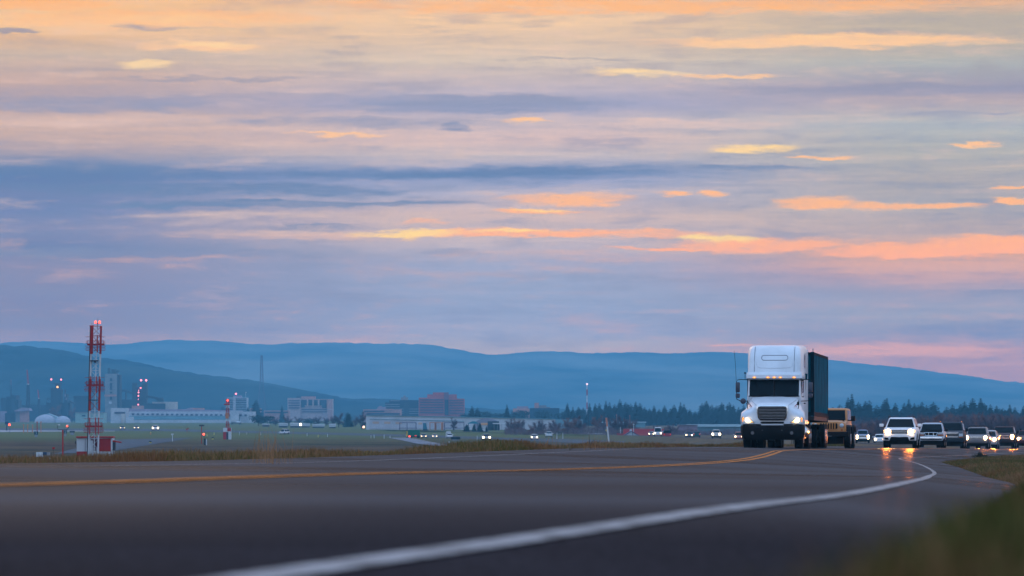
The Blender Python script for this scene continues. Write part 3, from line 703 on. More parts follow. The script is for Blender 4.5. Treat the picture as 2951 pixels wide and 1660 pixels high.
DP = P(W_PICK, W=2.0, L=5.7, roof=1.92, hood0=1.16, hood1=1.30, zb=.5, paint=paint('dark_blue', (.012,.020,.032), .1), bumper=(.55,.80), grille=(.62,.80,1.16), gstyle='bars', nbars=2, grille_m=M_DARK,
       lamp=(.64,.93,.86,1.08), bumper_m=mat('dark_bumper', (.015,.022,.03), .5, spec=.15), signal=(.66,.93,.80,.86), cab=(1.3,1.95,4.0,4.2), cwb=.92, cwr=.78, mirror=(1.16,1.36,.22,.24), wr=.40, axles=(1.,4.4), nwin=2, ww=.27)
o = car('pickup_truck', DP, 'dark full-size pickup truck with chrome grille bars and clearance lights on its roof, lights off', 'pickup truck', GQ, lights=False)
for s in (-1, 1):
    k = MB(); k.box(s*.75-.03, s*.75+.03, 2.1, 2.18, 1.92, 1.96); k.build('clearance_light', M_AMBER_ON, o)
drop(o, 402, 2737)
o = car('suv', P(W_SUV, beam=BEAM, W=1.86, roof=1.72, hood0=1.02, hood1=1.16, paint=paint('grey', (.095,.09,.10), .1), zb=.45, grille=(.50,.86,.98), nbars=1, bumper=(.48,.76), lower=None, lamp=(.56,.88,.80,.98), bulb=(.72,.90,.12), bulb2=(.72,.78,.07),
      cwr=.70, cab=(1.05,1.7,3.9,4.35), mirror=(1.03,1.24,.2,.18), mirror_m=M_BLACK, bumper_m=paint('grey', (.095,.09,.10), .1)), 'grey sport utility car with low roof rack and both headlights lit, behind dark pickup', 'car', GQ)
k = MB(); 
for yy in (1.9, 2.8, 3.6): k.box(-.62, .62, yy, yy+.05, 1.77, 1.80)
for s in (-1, 1): k.box(s*.6-.02, s*.6+.02, 1.85, 3.7, 1.72, 1.77)
k.build('roof_rack', M_BLACK, o)
drop(o, 443, 2813)
o = car('compact_car', P(W_SUV, beam=BEAM, W=1.78, roof=1.50, hood0=.86, hood1=1.0, paint=paint('pale_silver', (.24,.23,.25), .2), zb=.34, grille=(.36,.62,.72), lower=None, bumper=(.36,.62), lamp=(.44,.80,.64,.84), bulb=(.66,.75,.12),
      cab=(1.0,1.8,3.2,4.0), mirror=(1.0,1.04,.2,.14), wr=.33, bumper_m=paint('pale_silver', (.24,.23,.25), .2)), 'pale silver car mostly hidden behind the grey sport utility car, one headlight showing', 'car', GQ)
drop(o, 458, 2842)
o = car('pickup_truck', P(DP, beam=BEAM, W=1.95, L=5.5, roof=1.86, paint=paint('maroon', (.032,.012,.015), .1), lamp=(.62,.93,.90,1.10), bulb=(.78,1.02,.13), bulb2=(.78,.84,.085), grille=(.58,.84,1.10), signal=(.88,.96,.86,1.1), sig_on=1, bumper_m=mat('dark_bumper2', (.02,.014,.016), .5, spec=.15)),
      'maroon pickup truck with a bright headlight and amber signal, near the right edge', 'pickup truck', GQ)
drop(o, 476, 2890)
o = car('suv', P(W_SUV, W=1.9, roof=1.62, hood0=1.0, hood1=1.14, paint=paint('dark_red', (.045,.012,.016), .2), lower=None, bumper=(.45,.72), bulb=(.72,.84,.11), mirror_m=M_BLACK),
      'dark red car cut off by the right edge of the photo, roof rack uprights above', 'car', GQ)
for s in (-1, 1):
    k = MB(); k.box(s*.55-.07, s*.55+.07, 1.9, 2.1, 1.6, 1.74); k.build('roof_rack_foot', M_BLACK, o)
drop(o, 512, 2958)

# orange off-roader
M_OR = paint('orange', (.36,.135,.032), 0., .55)
J = P(W_SUV, L=4.4, W=1.58, paint=M_OR, zb=.62, hood0=1.20, hood1=1.27, roof=1.84, hoodlen=1.35, cab=(1.45,1.72,4.1,4.25), cwb=.75, cwr=.70, cr=.07, wt=.90, nose=.98, tail=1.2, belt=1.2,
      bumper=(.50,.74), bumper_m=M_BLACK, lower=None, grille=(.40,.88,1.14), gstyle='slats', gframe=M_OR, lamp=(.50,.69,.94,1.13), round=1, mirror=(1.0,1.36,.2,.24), mirror_m=M_BLACK, wr=.42, axles=(.85,3.4), ww=.28, win=-.15, flare=1, nwin=3, wins=.08, plate=.55)
o = car('off_roader', J, 'orange boxy off-road vehicle with round unlit headlights and slotted grille, behind the container trailer', 'off-roader', None, lights=False)
for s in (-1, 1):
    for yy in (.85, 3.4):
        k = MB(); pts = [(yy-.62, .78), (yy-.5, .98), (yy-.36, 1.06), (yy+.36, 1.06), (yy+.52, .96), (yy+.62, .74), (yy+.56, .74), (yy+.46, .88), (yy+.33, .98), (yy-.33, .98), (yy-.44, .90), (yy-.52, .78)]
        k.prism(pts, s*.72, s*.97, 'x'); k.build('fender_flare', M_BLACK, o, bevel=.02)
    k = MB(); k.cyl((s*.60, 0, .83), .045, -.06, .02, 'y', 12); k.build('turn_signal', M_AMBER, o)
    k = MB(); k.tube([(s*.70, .55, 1.20), (s*.62, .35, 1.27)], .025, 5); k.build('hood_latch', M_BLACK, o)
k = MB(); k.box(-.92, .92, -.12, .06, .54, .76); k.build('bumper_bar', M_BLACK, o, bevel=.03)
k = MB(); k.cyl((.05, 4.32, 1.05), .38, 0, .22, 'y', 20); k.build('spare_wheel', M_TYRE, o, smooth=40)
drop(o, 258, 2388)
OFFROAD = o
# ---------------------------------------------------------------- the white semi truck and the container trailer
M_TW = mat('truck_white', (.52,.55,.60), .34, spec=.4, coat=.25, noise=.16, nscale=.9, ndetail=7)
t = empty('semi_truck', label='white semi truck tractor with high roof fairing, chrome grille and lit headlights', cat='truck')
def half(h, y): return [(x, y, z) for x, z in h] + [(-x, y, z) for x, z in reversed(h)]
# hood with fenders
k = MB()
k.loft([
 half([(1.10,.98),(1.16,1.10),(1.08,1.26),(.98,1.36),(.80,1.46),(.62,1.62),(.50,1.73),(.28,1.76)], .02),
 half([(1.22,.96),(1.27,1.10),(1.22,1.33),(1.08,1.45),(.86,1.54),(.66,1.68),(.53,1.79),(.28,1.82)], .12),
 half([(1.27,.96),(1.29,1.16),(1.25,1.43),(1.08,1.53),(.88,1.60),(.70,1.74),(.58,1.84),(.30,1.88)], .40),
 half([(1.27,.96),(1.29,1.18),(1.25,1.46),(1.10,1.57),(.92,1.66),(.80,1.82),(.68,1.93),(.32,1.98)], .80),
 half([(1.25,.96),(1.27,1.18),(1.23,1.42),(1.12,1.56),(1.02,1.72),(.92,1.90),(.80,2.02),(.36,2.07)], 1.25),
 half([(1.18,.96),(1.20,1.18),(1.18,1.40),(1.12,1.60),(1.06,1.78),(1.00,1.95),(.90,2.05),(.40,2.10)], 1.60)])
k.build('hood', M_TW, t, smooth=50)
for s in (-1, 1):
    k = MB(); k.tube([(s*.64, .10, 1.72), (s*.74, .45, 1.80), (s*.90, 1.0, 1.93)], .007, 4); k.build('hood_seam', M_SEAM, t)
    k = MB(); k.tube([(s*1.155, .05, .99), (s*1.20, .1, 1.2)], .006, 4); k.build('body_seam', M_SEAM, t)
# cab and sleeper
def ring(z, yf, yb, wf, wb, r=.14, n=4):
    pts = []
    for cx, cyy, a0 in ((wb-r, yb-r, 0), (-wb+r, yb-r, 90), (-wf+r, yf+r, 180), (wf-r, yf+r, 270)):
        for i in range(n+1):
            a = math.radians(a0+90*i/n); pts.append((cx+r*math.cos(a), cyy+r*math.sin(a), z))
    return pts
k = MB(); k.loft([ring(.98,1.62,4.75,1.12,1.22), ring(1.9,1.50,4.75,1.10,1.22), ring(2.06,1.42,4.75,1.08,1.22), ring(2.42,1.58,4.75,1.06,1.22), ring(2.78,1.76,4.75,1.04,1.22)])
k.build('cab', M_TW, t, smooth=35)
k = MB(); k.loft([ring(2.76,1.60,3.0,1.10,1.16,.1), ring(2.82,1.50,3.0,1.13,1.18,.1), ring(2.96,1.52,3.0,1.12,1.18,.1), ring(3.06,1.62,3.0,1.10,1.16,.1)])
k.build('sun_visor', M_TW, t, smooth=35)
k = MB(); k.loft([ring(3.04,1.70,4.78,1.07,1.22,.2), ring(3.3,1.78,4.78,1.07,1.22,.24), ring(3.6,1.92,4.78,1.06,1.22,.27), ring(3.85,2.12,4.78,1.04,1.21,.29), ring(4.02,2.36,4.76,1.00,1.19,.30), ring(4.12,2.62,4.74,.94,1.13,.3), ring(4.17,3.0,4.70,.84,1.02,.3)])
rf = k.build('roof_fairing', M_TW, t, smooth=50)
def fy(z): return float(np.interp(z, [3.04,3.3,3.6,3.85,4.02,4.12,4.17], [1.70,1.78,1.92,2.12,2.36,2.62,3.0]))
k = MB(); pl = rpoly(-.53, .53, 3.55, 3.75, .095, 5); k.tube([(x, fy(z)-.004, z) for x, z in pl + [pl[0], pl[1]]], .011, 4); k.build('vent_outline', M_SEAM, rf)
k = MB(); pl = [(-.74, 3.95), (-.73, 3.5), (-.70, 3.32), (-.60, 3.25), (0, 3.235), (.60, 3.25), (.70, 3.32), (.73, 3.5), (.74, 3.95)]; k.tube([(x, fy(z)-.002, z) for x, z in pl], .013, 5); k.build('panel_ridge', M_TW, rf, smooth=60)
for s in (-1, 1):
    k = MB(); k.tube([(s*(.79+(.02 if s < 0 else 0)-(0 if s < 0 else (z-3.05)*-.0)), fy(z)-.002, z) for z in (3.07,3.3,3.6,3.85,4.02,4.10)], .009, 4); k.build('fairing_seam', M_SEAM, rf)
    k = MB(); y0, y1 = 3.05, 3.55
    def sw(y, z): return (s*(1.07+(1.22-1.07)*(y-1.9)/2.85+.012), y, z)
    k.add([sw(3.0,3.3), sw(3.35,3.22), sw(3.6,3.3), sw(3.62,3.7), sw(3.45,3.86), sw(3.12,3.62)], [(0,1,2,3,4,5)])
    k.build('sleeper_window', mat('sleeper_glass', (.16,.12,.12), .1, spec=.8), t)
    # door window
    k = MB()
    def dw(y, z, o=.008): return (s*(1.07+(1.22-1.07)*(y-1.7)/3.05+o), y, z)
    k.add([dw(1.88,2.12), dw(2.65,2.12), dw(2.65,2.70), dw(2.02,2.70)], [(0,1,2,3)])
    dwm = k.build('door_window', M_GLASS, t)
    k = MB(); k.tube([dw(1.84,2.08), dw(2.69,2.08), dw(2.69,2.74), dw(1.98,2.74), dw(1.84,2.08)], .02, 5); k.build('window_frame', M_BLACK, dwm)
    for a in ((1.80,1.05,2.05), (2.75,1.05,2.76), (3.6,1.0,2.98)):
        k = MB(); k.tube([dw(a[0],a[1]), dw(a[0],a[2])], .008, 4); k.build('door_seam', M_SEAM, t)
    k = MB(); k.box(s*1.16-.02+.0, s*1.16+.03*s+.02, 2.55, 2.70, 1.80, 1.84); k.build('door_handle', M_BLACK, t)
    # sun and star decal strokes on the hood side and the door : short red and grey strokes
    k = MB()
    for a, b in (((.98,.70,1.80),(.86,.66,1.67)),((1.0,.75,1.78),(.92,.6,1.66))):
        k.tube([(s*a[0], a[1]-.02, a[2]), (s*b[0], b[1]-.04, b[2])], .012, 4)
    k.build('hood_emblem', mat('red_decal', (.35,.04,.03), .4), t)
    k = MB()
    for q in range(5):
        k.tube([dw(1.98, 1.86, .006), dw(1.98+.22*math.cos(q*.62-.5), 1.86+.16*math.sin(q*.62-.2), .006)], .009, 4)
    k.tube([dw(2.06,1.95,.006), dw(2.35,2.0,.006)], .008, 4); k.tube([dw(2.1,1.98,.006), dw(2.3,2.06,.006)], .008, 4)
    k.build('door_emblem', MATS['red_decal'], t)
# windscreen, two panes
for s in (-1, 1):
    k = MB(); v = []
    def wy(z): return float(np.interp(z, [2.06,2.42,2.78], [1.42,1.58,1.76]))
    zs = (2.11, 2.42, 2.755); ww = (1.00,1.00,.985)
    for z, w_ in zip(zs, ww): v += [(s*.03, wy(z)-.035, z), (s*w_*.6, wy(z)-.025, z), (s*(w_-.02), wy(z)-.006, z), (s*w_, wy(z)+.03, z)]
    k.add(v, [(0,1,5,4),(1,2,6,5),(2,3,7,6),(4,5,9,8),(5,6,10,9),(6,7,11,10)]); k.build('windscreen', M_GLASS, t, smooth=60)
k = MB(); k.box(-.03, .03, 1.40, 1.70, 2.08, 2.10); k.tube([(0, 1.385, 2.1), (0, 1.54, 2.42), (0, 1.72, 2.77)], .03, 5); k.build('windscreen_divider', M_BLACK, t)
k = MB(); k.tube([(-1.02,1.42,2.10),(0,1.37,2.085),(1.02,1.42,2.10)], .022, 5); k.build('cowl', M_BLACK, t)
for a in (((-.9,1.38,2.12),(-.25,1.40,2.15)), ((.15,1.37,2.12),(.85,1.43,2.16))):
    k = MB(); k.tube(list(a), .012, 4); k.build('wiper', M_BLACK, t)
for x in (-.80,-.25,0,.25,.80):
    k = MB(); k.prism(rpoly(x-.062, x+.062, 2.822, 2.878, .02), 1.455, 1.53); m_ = k.build('marker_light', M_AMBER_ON, t)
    k = MB(); k.cyl((x,0,2.85), .022, 1.44, 1.47, 'y', 8); k.build('bulb', M_AMBER_CORE, m_)
# grille
def gpoly(w0, w1, z0, z1, r=.1): return [(-w1+r*.3, z1-.02), (-w1*.8, z1), (w1*.8, z1), (w1-r*.3, z1-.02), (w1, z1-.1), (w0+.01, z0+.1), (w0-.06, z0+.01), (w0*.7, z0), (-w0*.7, z0), (-w0+.06, z0+.01), (-w0-.01, z0+.1), (-w1, z1-.1)]
k = MB()
o_, i_ = gpoly(.56,.64,1.12,1.75), gpoly(.515,.585,1.16,1.68); n = len(o_)
v = [(x, -.06, z) for x, z in o_] + [(x, -.075, z) for x, z in i_] + [(x, .08, z) for x, z in o_] + [(x, .06, z) for x, z in i_]
f = []
for i in range(n):
    j = (i+1) % n; f += [(i,j,n+j,n+i), (2*n+i,2*n+j,j,i), (n+i,n+j,3*n+j,3*n+i)]
k.add(v, f); gs = k.build('grille_surround', M_CHROME, t, smooth=40)
k = MB(); k.prism(gpoly(.52,.59,1.155,1.685), -.02, .1); g_ = k.build('grille', M_DARK, t)
k = MB()
for i in range(8):
    z = 1.20+.06*i; w_ = .515+.05*(z-1.16)/.5; k.box(-w_, w_, -.045, -.02, z-.0065, z+.0065)
k.build('grille_bar', mat('dull_chrome', (.25,.27,.30), .25, metal=1.), g_)
k = MB(); k.prism(rpoly(-.47,.47,1.0,1.065,.03), -.03, .1); k.build('lower_grille', M_DARK, t)
# headlights
for s in (-1, 1):
    def hp(sc, cx, cz): return [(s*(cx+(x-cx)*sc), cz+(z-cz)*sc) for x, z in [(1.22,1.04),(1.225,1.20),(1.19,1.26),(1.10,1.275),(.96,1.22),(.84,1.12),(.73,1.035),(.95,1.02)]]
    k = MB(); k.loft([[(x, .02+ (abs(x)-.7)*.28, z) for x, z in hp(1.07,1.0,1.14)], [(x, -.035+(abs(x)-.7)*.24, z) for x, z in hp(1.06,1.0,1.14)]]); rim_ = k.build('headlight_bezel', mat('dark_bezel', (.05,.04,.06), .5), t)
    k = MB(); k.loft([[(x, .02+(abs(x)-.7)*.28, z) for x, z in hp(.97,1.0,1.14)], [(x, -.05+(abs(x)-.7)*.24, z) for x, z in hp(.93,1.0,1.14)]]); h = k.build('headlight', mat('headlight_lens_truck', (.7,.5,.3), .3, emit=(1.,.50,.14), es=1.1), t)
    k = MB(); k.loft([[(s*x, y, z) for x, z in [(1.05,1.06),(1.08,1.13),(1.04,1.22),(.96,1.19),(.88,1.10),(.88,1.05)]] for y in (-.03+.04, -.045)]); k.build('bulb', mat('truck_headlight_lit', (1,.9,.6), .3, emit=(1.,.72,.34), es=9.), h)
    k = MB(); k.loft([[(s*x, y, z) for x, z in [(1.13,1.06),(1.195,1.07),(1.20,1.19),(1.16,1.235),(1.12,1.2)]] for y in (.07, .028)]); k.build('turn_signal', M_AMBER_ON, h)
# bumper
k = MB()
def bring(z, w_, y0): 
    pts = [(-w_, .75), (-w_, .22), (-w_*.93, .06), (-w_*.6, y0), (0, y0-.04), (w_*.6, y0), (w_*.93, .06), (w_, .22), (w_, .75)]
    return [(x, y, z) for x, y in pts]
k.loft([bring(.34,1.14,-.04), bring(.42,1.22,-.09), bring(.66,1.27,-.12), bring(.88,1.28,-.11), bring(.93,1.25,-.06)])
b_ = k.build('bumper', mat('black_bumper', (.004,.004,.005), .6, spec=.10, noise=.3, nscale=2), t, smooth=35)
for s in (-1, 1):
    k = MB(); k.box(s*.39-.03,s*.39+.03,-.16,-.1,.70,.75); k.build('tow_hook', M_STEEL, b_)
for s in (-1, 1):
    k = MB(); k.cyl((s*.78,0,.62), .07, -.16, -.09, 'y', 14); k.build('fog_light', mat('fog_lens', (.06,.06,.07), .2), b_)
k = MB(); k.box(-.45,.45,-.02,.1,.93,.965); k.build('bumper_step', M_TW, t)
# mirrors
for s in (-1, 1):
    xo = s*1.46; yb = 1.62
    k = MB()
    k.tube([(s*1.05, 1.62, 2.76), (s*1.34, 1.50, 2.77), (s*1.47, 1.47, 2.75), (s*1.51, 1.46, 2.68), (s*1.51, 1.46, 2.05), (s*1.50, 1.46, 1.98), (s*1.36, 1.48, 1.91), (s*1.05, 1.60, 1.90)], .017, 6)
    ml = k.build('mirror_bracket', M_BLACK, t)
    for z0, z1, w_ in ((2.25, 2.66, .085), (2.03, 2.21, .085)):
        k = MB(); k.loft([[(xo+p[0]*q, 1.47+yy, (z0+z1)/2+p[1]*q) for p in rpoly(-w_, w_, -(z1-z0)/2, (z1-z0)/2, .04)] for yy, q in ((-.09,.7),(-.05,1.),(.03,1.),(.045,.92))]); mo = k.build('mirror', mat('mirror_shell', (.035,.04,.06), .4, spec=.3), ml, smooth=50)
    if s < 0:
        k = MB(); k.cyl((-1.24, 1.42, 1.90), .11, -.05, .03, 'y', 18, [(.03,.10),(0,.115),(-.04,.09),(-.06,.03)]); k.build('convex_mirror', mat('mirror_shell', (.1,.11,.15), .35), ml, smooth=60)
    # hood mirror struts
    k = MB()
    k.tube([(s*.99,.55,1.50), (s*1.04,.60,1.78), (s*1.02,.62,1.92)], .016, 5); k.tube([(s*1.02,.62,1.86), (s*.90,.7,1.72), (s*.80,.55,1.56+.06)], .013, 5); k.tube([(s*.93,.5,1.46),(s*1.01,.5,1.49)], .016, 5)
    k.build('hood_strut', M_BLACK, t)
    if s > 0:
        k = MB(); k.loft([[(s*1.0+p[0], .58+yy, 1.80+p[1]) for p in rpoly(-.04,.04,-.07,.07,.02)] for yy in (-.02,.02)]); k.build('hood_mirror', M_BLACK, t)
k = MB(); k.tube([(-1.17,1.52,2.78),(-1.17,1.52,3.0)], .012, 5); k.cyl((-1.17,1.52,3.03), .035, -.03, .03, 'z', 10); k.build('aerial_stub', M_BLACK, t)
k = MB(); k.tube([(-1.52,1.46,2.62),(-1.55,1.46,3.3),(-1.60,1.47,3.92)], .007, 4); k.build('whip_antenna', M_BLACK, t)
# chassis, tanks, steps, wheels
k = MB(); k.box(-.45,.45,.6,7.9,.75,1.0); k.box(-.9,.9,.5,.8,.40,.76); k.box(-.95,.95,4.9,7.8,.99,1.12); k.build('chassis', M_BLACK, t)
for s in (-1, 1):
    k = MB(); k.cyl((s*.98, 0, .66), .31, 2.6, 4.5, 'y', 22, [(2.6,.26),(2.63,.31),(4.47,.31),(4.5,.26)]); k.build('fuel_tank', M_CHROME, t, smooth=40)
    k = MB(); k.box(s*1.0-.22, s*1.0+.22, 1.75, 2.5, .40, .46); k.box(s*1.0-.22, s*1.0+.22, 1.8, 2.45, .72, .78); k.box(s*.9-.05, s*.9+.05, 1.75, 2.5, .4, 1.0); k.build('step', M_CHROME, t)
    k = MB(); k.box(s*1.2-.01, s*1.2+.01, 4.76, 4.80, 1.1, 4.0); k.build('side_extender', M_TW, t)
    wheel(t, s*1.05, 1.0, .51, .29)
    for yy in (5.75, 7.05):
        wheel(t, s*1.09, yy, .51, .26); wheel(t, s*.76, yy, .51, .26)
        k = MB(); k.box(s*.6, s*1.22, yy-.03, yy+.0, .98, 1.0) if False else None
    k = MB(); k.prism([(.45,.52),(.60,.93),(1.0,1.10),(1.4,.93),(1.55,.60),(1.6,1.2),(.4,1.2)], s*1.0, s*1.2, 'x'); k.build('wheel_well', M_DARK, t)
for i in range(4):
    k = MB(); k.box(.52+i*.07, .545+i*.07, 5.3, 5.34, .18, .80); k.build('hanging_strap', M_BLACK, t)
k = MB(); k.box(1.19,1.25,4.55,4.62,1.02,1.08); k.build('side_marker_light', M_AMBER_CORE, t)
k = MB(); k.cyl((-1.0,4.95,0), .07, 1.0, 3.9, 'z', 12); k.build('exhaust_stack', M_CHROME, t, smooth=40)
drop(t, 227, 2225.5)
t.rotation_euler.z += math.radians(.6)
TRUCK = t
# trailer
c = empty('container_trailer', label='dark teal corrugated shipping container on a trailer behind the white truck cab', cat='trailer')
M_TEAL = mat('teal_container', (.003,.075,.11), .8, spec=.03, noise=.35, nscale=.8)
M_TEAL_D = mat('container_frame', (.004,.016,.024), .8, spec=.03, noise=.3)
W = 1.22; Lc = 12.2; zb, zt = 1.32, 3.93
def corr(a0, a1, step, dep):
    out = []; a = a0; q = 0
    while a < a1-1e-6:
        out += [(a, 0), (a+step*.3, 0), (a+step*.5, dep), (a+step*.8, dep)]; a += step
    return out + [(a1, 0)]
k = MB()
for s in (-1, 1):
    pr = corr(.14, Lc-.14, .278, .036); r0 = [(s*(W-.01-dd), y, zb+.16) for y, dd in pr]; r1 = [(s*(W-.01-dd), y, zt-.11) for y, dd in pr]; n = len(pr)
    k.add(r0+r1, [(i, i+1, n+i+1, n+i) for i in range(n-1)])
pr = corr(-W+.14, W-.14, .25, .045); r0 = [(x, .02+dd, zb+.16) for x, dd in pr]; r1 = [(x, .02+dd, zt-.11) for x, dd in pr]; n = len(pr); k.add(r0+r1, [(i, i+1, n+i+1, n+i) for i in range(n-1)])
k.quad((-W+.05,.05,zt-.03),(W-.05,.05,zt-.03),(W-.05,Lc-.05,zt-.03),(-W+.05,Lc-.05,zt-.03)); k.quad((-W+.05,.05,zb+.14),(W-.05,.05,zb+.14),(W-.05,Lc-.05,zb+.14),(-W+.05,Lc-.05,zb+.14))
k.quad((-W+.1,Lc-.04,zb+.1),(W-.1,Lc-.04,zb+.1),(W-.1,Lc-.04,zt-.1),(-W+.1,Lc-.04,zt-.1))
cont = k.build('container', M_TEAL, c)
k = MB()
for s in (-1, 1):
    k.box(s*(W-.07)-.07, s*(W-.07)+.07, 0, .15, zb, zt); k.box(s*(W-.07)-.07, s*(W-.07)+.07, Lc-.15, Lc, zb, zt)
    k.box(s*(W-.04)-.04, s*(W-.04)+.04, .15, Lc-.15, zb, zb+.16); k.box(s*(W-.035)-.035, s*(W-.035)+.035, .15, Lc-.15, zt-.11, zt-.015)
k.box(-W+.14, W-.14, .01, .12, zb, zb+.16); k.box(-W+.14, W-.14, .01, .12, zt-.11, zt-.01); k.build('container_frame', M_TEAL_D, cont)
k = MB(); k.box(-.45,.45,.2,Lc+.1,1.02,1.30); k.box(-W,W,.1,.3,1.15,1.31); k.box(-W,W,Lc-.3,Lc,1.1,1.31)
for yy in (3,6,9): k.box(-W+.05,W-.05,yy,yy+.12,1.18,1.31)
k.box(W-.12,W-.02,.3,Lc-.3,1.14,1.31); k.box(-W+.02,-W+.12,.3,Lc-.3,1.14,1.31); k.build('trailer_chassis', M_STEEL, c)
for s in (-1, 1):
    k = MB(); k.box(s*.7-.06, s*.7+.06, 3.2, 3.32, .35, 1.1); k.box(s*.7-.12, s*.7+.12, 3.14, 3.38, .32, .36); k.build('landing_leg', M_STEEL, c)
    for yy in (9.6, 10.9): wheel(c, s*1.09, yy, .51, .26); wheel(c, s*.76, yy, .51, .26)
    k = MB(); k.box(s*1.0-.22, s*1.0+.22, 11.7, 11.73, .25, 1.0); k.build('mud_flap', M_BLACK, c)
k = MB(); k.tube([(W-.05,.05,zt),(W-.05,.05,zt+.14)], .012, 4); k.build('corner_pin', M_BLACK, cont)
d_ = 227+5.35; m = slope(d_+5)
c.location = (TRUCK.location.x + 5.35*slope(229)+.16, d_, TRUCK.location.z-.02); c.rotation_euler = (-.0058, 0, -math.atan(m)+.012)
# ---------------------------------------------------------------- airfield, buildings, masts
def fm(name, col, r=.8, n=.15, sc=.2, **k): return mat(name, col, r, noise=n, nscale=sc, spec=.15, **k)
M_WALLW = fm('white_wall', (.42,.42,.45)); M_WALLP = fm('pinkish_wall', (.40,.20,.17)); M_WALLR = fm('red_wall', (.38,.075,.06)); M_WALLG = fm('grey_wall', (.20,.20,.22))
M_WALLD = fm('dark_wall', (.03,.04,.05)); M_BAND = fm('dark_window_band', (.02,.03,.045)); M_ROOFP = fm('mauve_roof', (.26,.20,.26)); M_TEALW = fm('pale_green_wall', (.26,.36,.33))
M_WIN = fm('window_dark', (.07,.06,.09)); M_PEACH = fm('peach_panel', (.46,.30,.22)); M_BLUEW = fm('blue_grey_wall', (.12,.22,.26)); M_CREAM = fm('cream_wall', (.46,.40,.36))
M_REDP = fm('red_tower_paint', (.30,.012,.012), .5, .2, 1.5); M_WHP = fm('white_tower_paint', (.45,.47,.50), .5); M_DKP = fm('dark_tower_steel', (.03,.03,.04), .6)
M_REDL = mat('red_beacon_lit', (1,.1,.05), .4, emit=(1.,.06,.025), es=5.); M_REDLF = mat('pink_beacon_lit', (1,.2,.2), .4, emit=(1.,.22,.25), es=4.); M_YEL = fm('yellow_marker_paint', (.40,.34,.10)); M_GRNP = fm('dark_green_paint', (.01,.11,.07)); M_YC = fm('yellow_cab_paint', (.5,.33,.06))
M_ORP = fm('orange_steel', (.42,.16,.07)); M_PURP = fm('purple_steel', (.10,.08,.13)); M_HOTL = mat('warm_lamp_lit', (1,.9,.7), .4, emit=(1.,.80,.50), es=9.)

def gz(d): return GZ-.35
class Bld:
    """a building given by photo pixels at distance d; wall boxes as parts"""
    def __init__(s, name, uc, d, label, cat='building', group=None, rz=0.):
        s.d = d; s.uc = uc; s.t = empty(name, (ux(uc, d), d, gz(d)), rz, label, cat, group)
    def box(s, part, u0, u1, v0, v1, m, y0=0., y1=20., parent=None, base=False):
        d = s.d; x0, x1 = ux(u0-s.uc+U0, d), ux(u1-s.uc+U0, d); z1 = vz(v0, d)-gz(d); z0 = -.3 if base else vz(v1, d)-gz(d)
        k = MB(); k.box(x0, x1, y0, y1, z0, z1); return k.build(part, m, parent or s.t)
    def poly(s, part, pts, m, y0=0., y1=20., parent=None):
        d = s.d; k = MB(); k.prism([(ux(u-s.uc+U0, d), vz(v, d)-gz(d)) for u, v in pts], y0, y1); return k.build(part, m, parent or s.t)
    def lamp(s, u, v, m=None, r=1.6):
        d = s.d; k = MB(); r = r/F*d; k.cyl((ux(u-s.uc+U0, d), -1., vz(v, d)-gz(d)), r, -r, r, 'z', 10, [(-r*.95, r*.3), (-r*.5, r*.85), (0, r), (r*.5, r*.85), (r*.95, r*.3)])
        return k.build('warning_light', m or M_REDLF, s.t, smooth=60)
    def pole(s, u, v0, v1, w, m=M_DKP, part='pole', y=5.):
        d = s.d; k = MB(); k.tube([(ux(u-s.uc+U0, d), y, vz(v1, d)-gz(d)), (ux(u-s.uc+U0, d), y, vz(v0, d)-gz(d))], w/2/F*d, 6); return k.build(part, m, s.t)
def lattice(t, w0, w1, h, m, r, z0=0., n=8, legs=4, name='lattice', xo=(0,0), r2=None):
    k = MB(); cs = [(-1,-1),(1,-1),(1,1),(-1,1)] if legs == 4 else [(-1,-.6),(1,-.6),(0,1.)]
    r2 = r2 or r*.6
    def P(c, q): w_ = (w0+(w1-w0)*q)/2; return (c[0]*w_ + xo[0]+(xo[1]-xo[0])*q, c[1]*w_, z0+h*q)
    for c in cs: k.tube([P(c, 0), P(c, .5), P(c, 1)], r, 5)
    L_ = len(cs)
    for i in range(n):
        a, b = i/n, (i+1)/n
        for j in range(L_):
            c0, c1 = cs[j], cs[(j+1) % L_]
            k.tube([P(c0, b), P(c1, b)], r2, 4); k.tube([P(c0, a), P(c1, b)] if (i+j) % 2 else [P(c1, a), P(c0, b)], r2, 4)
    return k.build(name, m, t)

# --- glide slope mast in the foreground of the airfield
d = 640.; s_ = F/d
MX = empty('antenna_mast', (ux(268, d), d, -6.2), 0, 'red and white lattice antenna mast with twin red beacons beside the striped shed', 'antenna mast')
def mz(v): return vz(v, d)+6.2
lean = math.tan(math.radians(1.35)); seq = [(1352,1265,M_WHP),(1265,1184,M_WHP),(1184,1092,M_REDP),(1092,1020,M_WHP),(1020,940,M_REDP)]
w_m = 27/s_
for a, b, m in seq:
    z0, z1 = mz(a), mz(b); lattice(MX, w_m, w_m, z1-z0, m, .06 if m is M_WHP else .085, z0, max(3, int((z1-z0)/.9)), name='mast_section', xo=(z0*lean, z1*lean), r2=.026)
k = MB(); k.tube([(z*lean-w_m/2-.12, -.3, z) for z in (mz(1350), mz(940))], .07, 5); k.build('cable_run', M_DKP, MX)
k = MB(); k.tube([(z*lean-w_m/2+.12, -.5, z) for z in (mz(1020), mz(940))], .13, 5); k.build('ladder_cage', M_REDP, MX)
k = MB(); k.tube([(z*lean+.10, -.5, z) for z in (mz(1350), mz(940))], .05, 5); k.build('ladder', M_WHP, MX)
